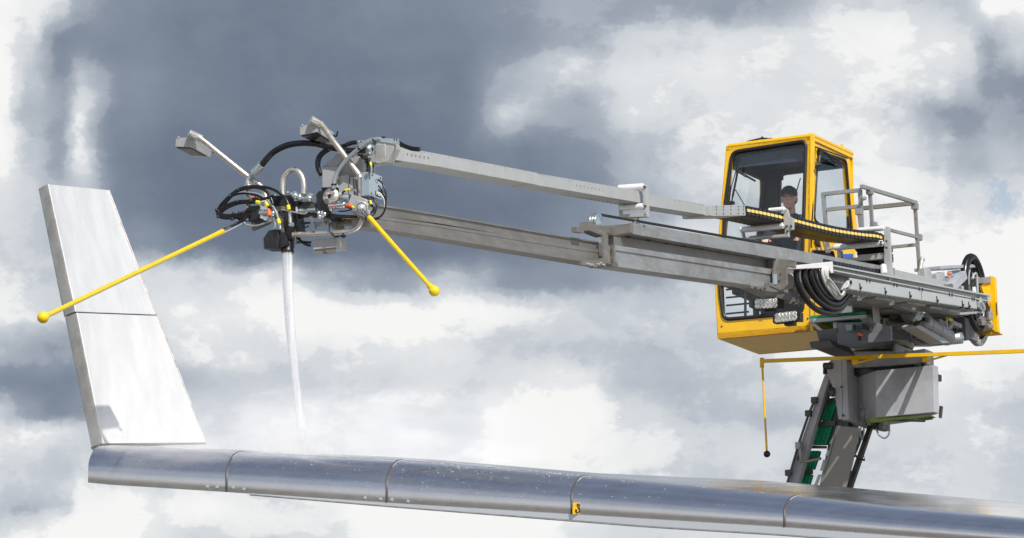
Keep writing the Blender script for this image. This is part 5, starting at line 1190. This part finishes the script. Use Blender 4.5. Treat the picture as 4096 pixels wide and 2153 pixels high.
    tr_ = b.build('trousers', 'shirt', root); remesh(tr_, .012)
    b = MB(); ell(b, (0, .022, .035), (.0805, .092, .085)); ell(b, (0, .05, -.01), (.076, .065, .06)); hr = b.build('hair', 'hair', root)
    b = MB()
    for s_ in (-1, 1): ell(b, (s_ * .031, -.071, .008), (.013, .009, .006))
    b.build('eyes', 'hair', root)
    # cap: crown and bill
    b = MB(); prof = [(.030, .088), (.06, .089), (.085, .084), (.108, .066), (.122, .040), (.127, .012), (.128, 0)]
    n = 32; vs = []
    for h, r in prof:
        for k in range(n):
            a = 2 * math.pi * k / n; fx = r * .96 * math.sin(a); fy = -r * 1.14 * math.cos(a) + .008
            vs.append(X_((fx, fy, h + .008 * math.cos(a) * 1)))
    b.add(vs, [[i * n + k, i * n + (k + 1) % n, (i + 1) * n + (k + 1) % n, (i + 1) * n + k] for i in range(len(prof) - 1) for k in range(n)], 0, True)
    cp = b.build('cap', 'cap', root)
    b = MB(); up_ = []; 
    outl = []
    for k in range(17):
        a = -1.25 + 2.5 * k / 16; outl.append((.078 * math.sin(a), -.098 * math.cos(a) + .005))
    outl2 = [(x * 1.0, y - .062 * math.cos(x / .078 * 1.35)) for x, y in outl]
    vs = []
    for (x, y) in outl: vs.append(X_((x, y, .046 - 1.9 * x * x)))
    for (x, y) in outl2: vs.append(X_((x, y, .030 - 4.2 * x * x)))
    m = len(outl); b.add(vs, [[i, i + 1, m + i + 1, m + i] for i in range(m - 1)], 0, True)
    bl = b.build('cap_bill', 'cap', cp); sd_ = bl.modifiers.new('th', 'SOLIDIFY'); sd_.thickness = .004
    b = MB(); b.tube([X_((x, -.101 + abs(x) * .5, .082 - x * x * 3)) for x in (-.045, -.02, 0, .02, .045)], .0035, 6); b.build('cap_stitching', 'darkmetal', cp)
operator()

# ================================================================== the wing
SLATPTS = []
def wing():
    # slat lower edge, slat crest, far edge of the upper skin, as bearings; the wing runs from the tip (far) to the root (near)
    def yl(x): return 50.2 - (x - 350) / 3750 * 6.0
    low = [(352, 1930), (420, 1937), (910, 1968), (1546, 2011), (2286, 2057), (3137, 2109), (3519, 2138), (4900, 2236)]
    cre = [(425, 1790), (470, 1786), (990, 1816), (1640, 1848), (2380, 1912), (3223, 1992), (3600, 2035), (4980, 2156)]
    far = [(430, 1786), (480, 1784), (1000, 1802), (1652, 1832), (2385, 1893), (3032, 1921), (3400, 1951), (5000, 2091)]
    def interp(tab, x):
        for (a, b_), (c, d) in zip(tab, tab[1:]):
            if x <= c: t_ = (x - a) / (c - a); return b_ + (d - b_) * t_
        return tab[-1][1]
    root = empty('aircraft_wing', Y(2300, 2057, yl(2300)), 'polished metal aircraft wing tip with an upright winglet', 'wing')
    NP = 20; T0 = R(-14)
    def section(x, xt, xf):
        B = Y(x, interp(low, x), yl(x) + .25); Tp = Y(xt, interp(cre, xt), yl(x) + .75); pts_ = []
        d = Tp - B; dz = V((0, 0, d.z)); dh = V((d.x, d.y, 0))
        for i in range(NP + 1):
            th = math.pi / 2 * i / NP
            a = T0 + (math.pi / 2 - T0) * i / NP; f_z = (math.sin(a) - math.sin(T0)) / (1 - math.sin(T0)); f_h = (math.cos(T0) - math.cos(a)) / math.cos(T0)
            pts_.append(B + dz * f_z + (dh * f_h if f_h > 0 else V((B.x / B.y, 1, 0)) * (f_h * dh.length)))
        return pts_
    seams = [352, 905, 1546, 2286, 3137, 4880]
    def xt(x): return x + 78 if x > 400 else x + 73
    for i in range(5):
        a, b_ = seams[i] + (1.6 if i else 0), seams[i + 1] - 1.6; mb = MB(); cols = 14; grid = []
        for k in range(cols + 1):
            x = a + (b_ - a) * k / cols
            s_ = section(x, xt(x) if i or k else xt(x), 0)
            if i == 0 and k == 0: pass
            grid.append(s_)
        vs = [p for s_ in grid for p in s_]; n = NP + 1
        mb.add(vs, [[k * n + j, k * n + j + 1, (k + 1) * n + j + 1, (k + 1) * n + j] for k in range(cols) for j in range(NP)], 0, True)
        o = mb.build('slat_panel', 'slat', root)
        if i < 4:
            x = seams[i + 1]; s_ = section(x, xt(x), 0); mb = MB(); mb.tube([p + V((0, -.003, .001)) for p in s_], .0085, 8); j_ = mb.build('slat_joint', 'seal', root)
            mb = MB(); mb.tube([p + V((.009, -.002, .001)) for p in s_[11:]], .0028, 8); mb.tube([p + V((-.002, -.005, 0)) for p in s_[1:6]], .005, 8); mb.build('joint_trim', K['lip'], j_)
    # upper skin: from the crest, rising slightly aft, then the far edge
    mb = MB(); rows = []
    xs = [352 + (4880 - 352) * k / 46 for k in range(47)]
    for x in xs:
        A_ = Y(xt(x), interp(cre, xt(x)), yl(x) + .75); xf = xt(x) + 10
        B_ = Y(xf, interp(far, xf), yl(x) + 3.4); r_ = []
        for j in range(9):
            t_ = j / 8; p = A_.lerp(B_, t_); p += zA * (.012 * math.sin(math.pi * t_)); r_.append(p)
        r_.append(B_ + V((0, .8, .05))); r_.append(B_ + V((0, 1.6, .03))); rows.append(r_)
    n = len(rows[0]); vs = [p for r_ in rows for p in r_]
    mb.add(vs, [[k * n + j, k * n + j + 1, (k + 1) * n + j + 1, (k + 1) * n + j] for k in range(len(rows) - 1) for j in range(n - 1)], 0, True)
    o = mb.build('upper_skin', 'skin_m', root)
    mb = MB()                                                     # skin joint lines
    for x in (2290, 3140):
        A_ = Y(xt(x), interp(cre, xt(x)) - 1, yl(x) + .76); 
        if x == 3140: mb.tube([A_, Y(3700, 1996, yl(x) + 2.6)], .008, 6, sub=False)
    mb.build('skin_joint', 'chrome', root)
    mb = MB(); mb.tube([Y(xt(x), interp(cre, xt(x)) - 2, yl(x) + .77) for x in xs], .010, 6, sub=False); mb.build('crest_joint', 'wedge', root)
    # lower skin and the thin trailing rail under the slat
    mb = MB(); rows = []
    for x in xs:
        A_ = Y(x, interp(low, x) + 1, yl(x) + .26); B_ = A_ + V((0, 2.4, .50)); rows += [A_, B_]
    mb.add(rows, [[2 * k, 2 * k + 1, 2 * k + 3, 2 * k + 2] for k in range(46)], 0, False); mb.build('lower_skin', 'slat', root)
    mb = MB(); A_ = []
    for k in range(36):
        x = 1000 + (4880 - 1000) * k / 35; g = 3 + 27 * min(1, max(0, (x - 1000) / 1600)); A_.append((x, interp(low, x), g))
    mb2 = MB()
    mb.tube([Y(x, y_ + g + 2, yl(x) + .24) for x, y_, g in A_], .0075, 8, sub=False); mb.build('lower_edge_rail', 'wedge', root)
    v_ = []
    for x, y_, g in A_: v_ += [Y(x, y_ + 1, yl(x) + .245), Y(x, y_ + g * .85 + 2, yl(x) + .24)]
    mb2.add(v_, [[2 * k, 2 * k + 1, 2 * k + 3, 2 * k + 2] for k in range(35)], 0, False); o = mb2.build('lower_lip', K['lip'], root)
    sd_ = o.modifiers.new('t', 'SOLIDIFY'); sd_.thickness = .004
    # bolts near the joints
    for grp in ([(830, 1948), (868, 1950)], [(932, 1952), (976, 1958)], [(1460, 1993), (1522, 1998)], [(1567, 2001), (1632, 2007)]):
        for X, Yy in grp:
            mb = MB(); mb.lathe(Y(X, Yy, yl(X) + .15), (0, -1, -.1), [(0, .016), (.01, .016), (.012, .010), (.03, .010), (.03, 0)], 6, smooth=False); mb.build('hex_bolt', 'boxblue', root)
    rs = random.Random(11)
    for _ in range(260):
        x = min(3000, max(900, rs.gauss(1850, 420))); s_ = section(x, xt(x), 0); SLATPTS.append((s_[int(rs.uniform(3, NP - 1))] + V((0, 0, .002)), 0))
    # hook sticker
    q = [(2291, 2011), (2331, 2011), (2330, 2057), (2290, 2057)]
    sc_ = section(2312, xt(2312), 0)
    def proj(p):
        d = p - EYE; return 1076.5 - FPX * d.dot(U) / d.dot(F)
    pj = [(proj(p), p.y) for p in sc_]
    def surf_y(y_):
        for (a0, b0), (a1, b1) in zip(pj, pj[1:]):
            if a1 <= y_ <= a0: return b0 + (b1 - b0) * (a0 - y_) / (a0 - a1)
        return pj[0][1]
    Q = [Y(a, b_, surf_y(b_) - .010) for a, b_ in q]
    mb = MB(); mb.prism(Q, V((0, -.002, 0))); st = mb.build('hook_sticker', 'signy', root)
    c = sum(Q, V()) / 4; ex = (Q[1] - Q[0]) / 2; ey = (Q[0] - Q[3]) / 2
    def hp(a, b_): return c + ex * a + ey * b_ + V((0, -.006, 0))
    mb = MB(); mb.tube([hp(.05 + .2 * math.sin(a), .62 + .17 * math.cos(a)) for a in [i * math.pi / 6 for i in range(12)]], .0028, 6, closed=True, sub=False)
    mb.tube([hp(.1, .4), hp(.12, .15), hp(.38, -.15), hp(.36, -.5), hp(.05, -.72), hp(-.3, -.6), hp(-.38, -.25), hp(-.22, -.3), hp(-.1, -.45)], .0042, 6); mb.build('hook_symbol', 'black', st)
    # ---------------- winglet
    def wsec(le, fl, te, y_, yl_, yt_):      # leading edge px, start of flat face px, trailing edge px at height y_
        L_e = V(Y(le, y_[0], yl_)); Fl = V(Y(fl, y_[1], yl_ - .11)); Te = V(Y(te, y_[2], yt_)); out = []
        th_ = .05
        for i in range(9):
            a = math.pi / 2 * i / 8; p = L_e + (Fl - L_e) * math.sin(a); p.y = L_e.y + (Fl.y - L_e.y) * (1 - math.cos(a)) ** .6 if False else L_e.y + (Fl.y - L_e.y) * math.sin(a) ** 1.0; out.append(p + V((0, -.03 * math.sin(2 * a), 0)))
        out += [Fl.lerp(Te, t_) for t_ in (.25, .5, .75, 1.0)]
        out.append(Te + V((0.01, .03, 0)))
        out.append((Fl + V((0, .30, 0))))
        return out
    S = [((154, 196, 433), (756, 738, 761)), ((256, 307, 622), (1265, 1247, 1259)), ((260, 311, 627), (1271, 1252, 1264)), ((366, 416, 821), (1788, 1774, 1770))]
    W0, W1 = 52.7, 53.7
    secs = [wsec(*p[0], p[1], W0, W1) for p in S]
    for ai, bi, nm in ((0, 1, 'winglet_upper_panel'), (2, 3, 'winglet_lower_panel')):
        mb = MB(); n = len(secs[0]); NV = 14; vs = []
        for k in range(NV + 1):
            t_ = k / NV; vs += [secs[ai][j].lerp(secs[bi][j], t_) for j in range(n)]
        f1_ = [[k * n + j, k * n + (j + 1) % n, (k + 1) * n + (j + 1) % n, (k + 1) * n + j] for k in range(NV) for j in range(n)]
        for f_ in f1_:
            j = f_[0] % n; mb.add([], []); mb.f.append(f_); mb.mi.append(1 if j < 6 else 0); mb.sm.append(j < 11)
        mb.v = vs; mb.add(secs[ai], [list(range(n))], 1); mb.add(secs[bi], [list(range(n))], 1)
        wo_ = mb.build('winglet_panel', ['winglet', 'wedge'], root, label=('upper' if ai == 0 else 'lower') + ' panel of the white metal winglet')
    mb = MB(); mb.tube([p.lerp(q_, .5) + V((0, -.002, 0)) for p, q_ in zip(secs[1][:13], secs[2][:13])], .004, 6, sub=False); mb.build('winglet_seam', 'darkmetal', root)
    mb = MB(); mb.tube([p + V((0, -.004, -.012)) for p in secs[3][:13]], .008, 6, sub=False); mb.build('winglet_foot_seam', 'seal', root)
    mb = MB(); mb.tube([secs[0][12] + V((.006, 0, 0)), secs[1][12] + V((.006, 0, 0))], .010, 6, sub=False); mb.tube([secs[2][12] + V((.006, 0, 0)), secs[3][12] + V((.006, 0, 0))], .010, 6, sub=False); mb.build('winglet_trailing_edge', 'wedge', root)
    mb = MB(); mb.prism([secs[3][0] + V((0, 0, -.01)), secs[3][8] + V((0, 0, -.01)), secs[3][8] + V((.05, .02, -.06)), secs[3][0] + V((.04, .1, -.025))], V((.0, .12, 0))); mb.build('winglet_root_fairing', 'wedge', root)
K['lip'] = mat('pale_lip_paint', (.62, .64, .66), .3, .25, .03, 3)
wing()

# ================================================================== water
def water():
    def vol(name, dens, noise_scale, stretch, aniso=.3, lo=.35, hi=.65, fall=None, tone=(1, 1, 1)):
        m = bpy.data.materials.new(name); m.use_nodes = True; t = m.node_tree; t.nodes.clear()
        pv = t.nodes.new('ShaderNodeVolumePrincipled'); pv.inputs['Color'].default_value = (*tone, 1); pv.inputs['Anisotropy'].default_value = aniso
        tc2 = t.nodes.new('ShaderNodeTexCoord'); mp = t.nodes.new('ShaderNodeMapping'); mp.inputs['Scale'].default_value = stretch; t.links.new(tc2.outputs['Object'], mp.inputs[0])
        no = t.nodes.new('ShaderNodeTexNoise'); no.inputs['Scale'].default_value = noise_scale; no.inputs['Detail'].default_value = 4; t.links.new(mp.outputs[0], no.inputs[0])
        mr = t.nodes.new('ShaderNodeMapRange'); mr.inputs['From Min'].default_value = lo; mr.inputs['From Max'].default_value = hi; mr.inputs['To Max'].default_value = dens; t.links.new(no.outputs['Fac'], mr.inputs[0])
        last = mr.outputs[0]
        if fall:                                       # ellipsoid falloff in object space (half sizes)
            m2 = t.nodes.new('ShaderNodeMapping'); m2.inputs['Scale'].default_value = tuple(1 / f_ for f_ in fall); m2.inputs['Location'].default_value = (0, 0, .41); t.links.new(tc2.outputs['Object'], m2.inputs[0])
            ln = t.nodes.new('ShaderNodeVectorMath'); ln.operation = 'LENGTH'; t.links.new(m2.outputs[0], ln.inputs[0])
            r2 = t.nodes.new('ShaderNodeMapRange'); r2.interpolation_type = 'SMOOTHSTEP'; r2.inputs['From Min'].default_value = 1.0; r2.inputs['From Max'].default_value = .1; t.links.new(ln.outputs['Value'], r2.inputs[0])
            mu = t.nodes.new('ShaderNodeMath'); mu.operation = 'MULTIPLY'; t.links.new(last, mu.inputs[0]); t.links.new(r2.outputs[0], mu.inputs[1]); last = mu.outputs[0]
        t.links.new(last, pv.inputs['Density']); o = t.nodes.new('ShaderNodeOutputMaterial'); t.links.new(pv.outputs[0], o.inputs['Volume']); return m
    yj = Z(h2, 1128, 1240, -.02).y
    P_ = [Y(1149, 1008, yj), Y(1152, 1150, yj), Y(1160, 1300, yj), Y(1175, 1450, yj), Y(1191, 1600, yj), Y(1203, 1700, yj), Y(1212, 1790, yj), Y(1216, 1830, yj)]
    b = MB(); b.tube(P_, [.048, .048, .044, .040, .034, .032, .036, .050], 20, sub=False)
    b.sm = [True] * len(b.sm)
    jm = bpy.data.materials.new('falling_water'); jm.use_nodes = True; t = jm.node_tree; t.nodes.clear()
    df = t.nodes.new('ShaderNodeBsdfDiffuse'); df.inputs[0].default_value = (.86, .87, .89, 1); tl = t.nodes.new('ShaderNodeBsdfTranslucent'); tl.inputs[0].default_value = (.86, .87, .89, 1)
    m1 = t.nodes.new('ShaderNodeMixShader'); m1.inputs[0].default_value = .4; t.links.new(df.outputs[0], m1.inputs[1]); t.links.new(tl.outputs[0], m1.inputs[2])
    tp = t.nodes.new('ShaderNodeBsdfTransparent'); m2 = t.nodes.new('ShaderNodeMixShader'); t.links.new(tp.outputs[0], m2.inputs[1]); t.links.new(m1.outputs[0], m2.inputs[2])
    lw = t.nodes.new('ShaderNodeLayerWeight'); lw.inputs[0].default_value = .5; iv = t.nodes.new('ShaderNodeMapRange'); iv.interpolation_type = 'SMOOTHSTEP'; iv.inputs['From Min'].default_value = .92; iv.inputs['From Max'].default_value = .25; t.links.new(lw.outputs['Facing'], iv.inputs[0])
    tc2 = t.nodes.new('ShaderNodeTexCoord'); mp = t.nodes.new('ShaderNodeMapping'); mp.inputs['Scale'].default_value = (26, 26, 1.3); t.links.new(tc2.outputs['Object'], mp.inputs[0])
    no = t.nodes.new('ShaderNodeTexNoise'); no.inputs['Scale'].default_value = 1.6; no.inputs['Detail'].default_value = 6; t.links.new(mp.outputs[0], no.inputs[0])
    nr = t.nodes.new('ShaderNodeMapRange'); nr.inputs['From Min'].default_value = .30; nr.inputs['From Max'].default_value = .62; nr.inputs['To Min'].default_value = .42; nr.inputs['To Max'].default_value = .92; t.links.new(no.outputs['Fac'], nr.inputs[0])
    mu = t.nodes.new('ShaderNodeMath'); mu.operation = 'MULTIPLY'; t.links.new(iv.outputs[0], mu.inputs[0]); t.links.new(nr.outputs[0], mu.inputs[1]); sz_ = t.nodes.new('ShaderNodeSeparateXYZ'); t.links.new(tc2.outputs['Object'], sz_.inputs[0])
    gr = t.nodes.new('ShaderNodeMapRange'); gr.inputs['From Min'].default_value = -.85; gr.inputs['From Max'].default_value = .5; gr.inputs['To Min'].default_value = .72; gr.inputs['To Max'].default_value = 1.0; t.links.new(sz_.outputs[2], gr.inputs[0])
    mg = t.nodes.new('ShaderNodeMath'); mg.operation = 'MULTIPLY'; t.links.new(mu.outputs[0], mg.inputs[0]); t.links.new(gr.outputs[0], mg.inputs[1]); t.links.new(mg.outputs[0], m2.inputs[0])
    oo = t.nodes.new('ShaderNodeOutputMaterial'); t.links.new(m2.outputs[0], oo.inputs[0])
    o = b.build('water_jet', jm, None); o['label'] = 'white jet of water falling from the black nozzle'; o['category'] = 'water jet'; o['kind'] = 'thing'
    # mist over the wing where the jet lands
    def cloud(name, x, y_, yy, sx, sy, sz, dens, sc, lab):
        b = MB(); b.ball((0, 0, 0), 1, sc=(sx, sy, sz), n=24); c = Y(x, y_, yy); b.v = [V((v.x, v.y, v.z if v.z > 0 else v.z * .18)) + c for v in b.v]
        m = vol(name + '_volume', dens, sc, (1, 1, 1.6), -.15, .32, .70, (sx, sy, sz)); o = b.build(name, m, None); o['kind'] = 'stuff'; o['label'] = lab; o['category'] = 'mist'
    cloud('spray_mist', 1240, 1800, yj - .1, 2.6, .5, .80, 3.4, 2.2, 'thin white mist rising off the wing round the jet')
    cloud('splash_mist', 1218, 1800, yj - .05, .60, .3, .30, 9, 5.0, 'denser white splash where the jet meets the wing')
    # flying droplets
    rr = random.Random(3); b = MB(); tgt = Y(1212, 1790, yj)
    for i in range(1100):
        a = rr.gauss(0, 1); x = 1212 + a * 260 * (1 if rr.random() < .7 else 2.2); y_ = 1800 - abs(rr.gauss(0, 1)) * 120
        if x < 300 or x > 3600: continue
        p = Y(x, y_, yj + rr.uniform(-.6, .3)); r = rr.uniform(.0008, .0020) * (1.4 if rr.random() < .1 else 1); L__ = rr.uniform(1, 5) * r; d = (p - tgt).normalized() * L__
        b.add([p - d, p + V((r, 0, 0)), p + V((0, 0, r)), p + V((-r, 0, 0)), p + V((0, 0, -r)), p + V((0, -r, 0)), p + d],
              [[0, 1, 2], [0, 2, 3], [0, 3, 4], [0, 4, 1], [6, 1, 2], [6, 2, 3], [6, 3, 4], [6, 4, 1]])
    for i in range(420):
        p = Y(1214 + rr.gauss(0, 70), 1806 - abs(rr.gauss(0, 1)) * 55, yj + rr.uniform(-.25, .2)); r = rr.uniform(.0012, .0032); d = (p - tgt + V((0, 0, .05))).normalized() * r * rr.uniform(1.5, 6)
        b.add([p - d, p + V((r, 0, 0)), p + V((0, 0, r)), p + V((-r, 0, 0)), p + V((0, 0, -r)), p + V((0, -r, 0)), p + d], [[0, 1, 2], [0, 2, 3], [0, 3, 4], [0, 4, 1], [6, 1, 2], [6, 2, 3], [6, 3, 4], [6, 4, 1]])
    for p, nx in SLATPTS:
        r = rr.uniform(.0008, .0019); L__ = rr.uniform(2, 7) * r; d = V((1, 0, -.35)).normalized() * L__; c = p + V((0, -.003, 0))
        b.add([c - d, c + V((0, -r, 0)), c + V((0, -r * .5, r)), c + V((0, 0, -r)), c + d], [[0, 1, 2], [0, 3, 1], [4, 2, 1], [4, 1, 3], [0, 2, 3], [4, 3, 2]])
    m = bpy.data.materials.new('droplet_water'); m.use_nodes = True; bs = m.node_tree.nodes['Principled BSDF']; bs.inputs['Base Color'].default_value = (.85, .87, .9, 1); bs.inputs['Roughness'].default_value = .15
    o = b.build('water_droplets', m, None); o['kind'] = 'stuff'; o['label'] = 'flying water droplets above the wing'; o['category'] = 'droplets'
water()
print('verts', sum(len(o.data.vertices) for o in bpy.data.objects if o.type == 'MESH'))
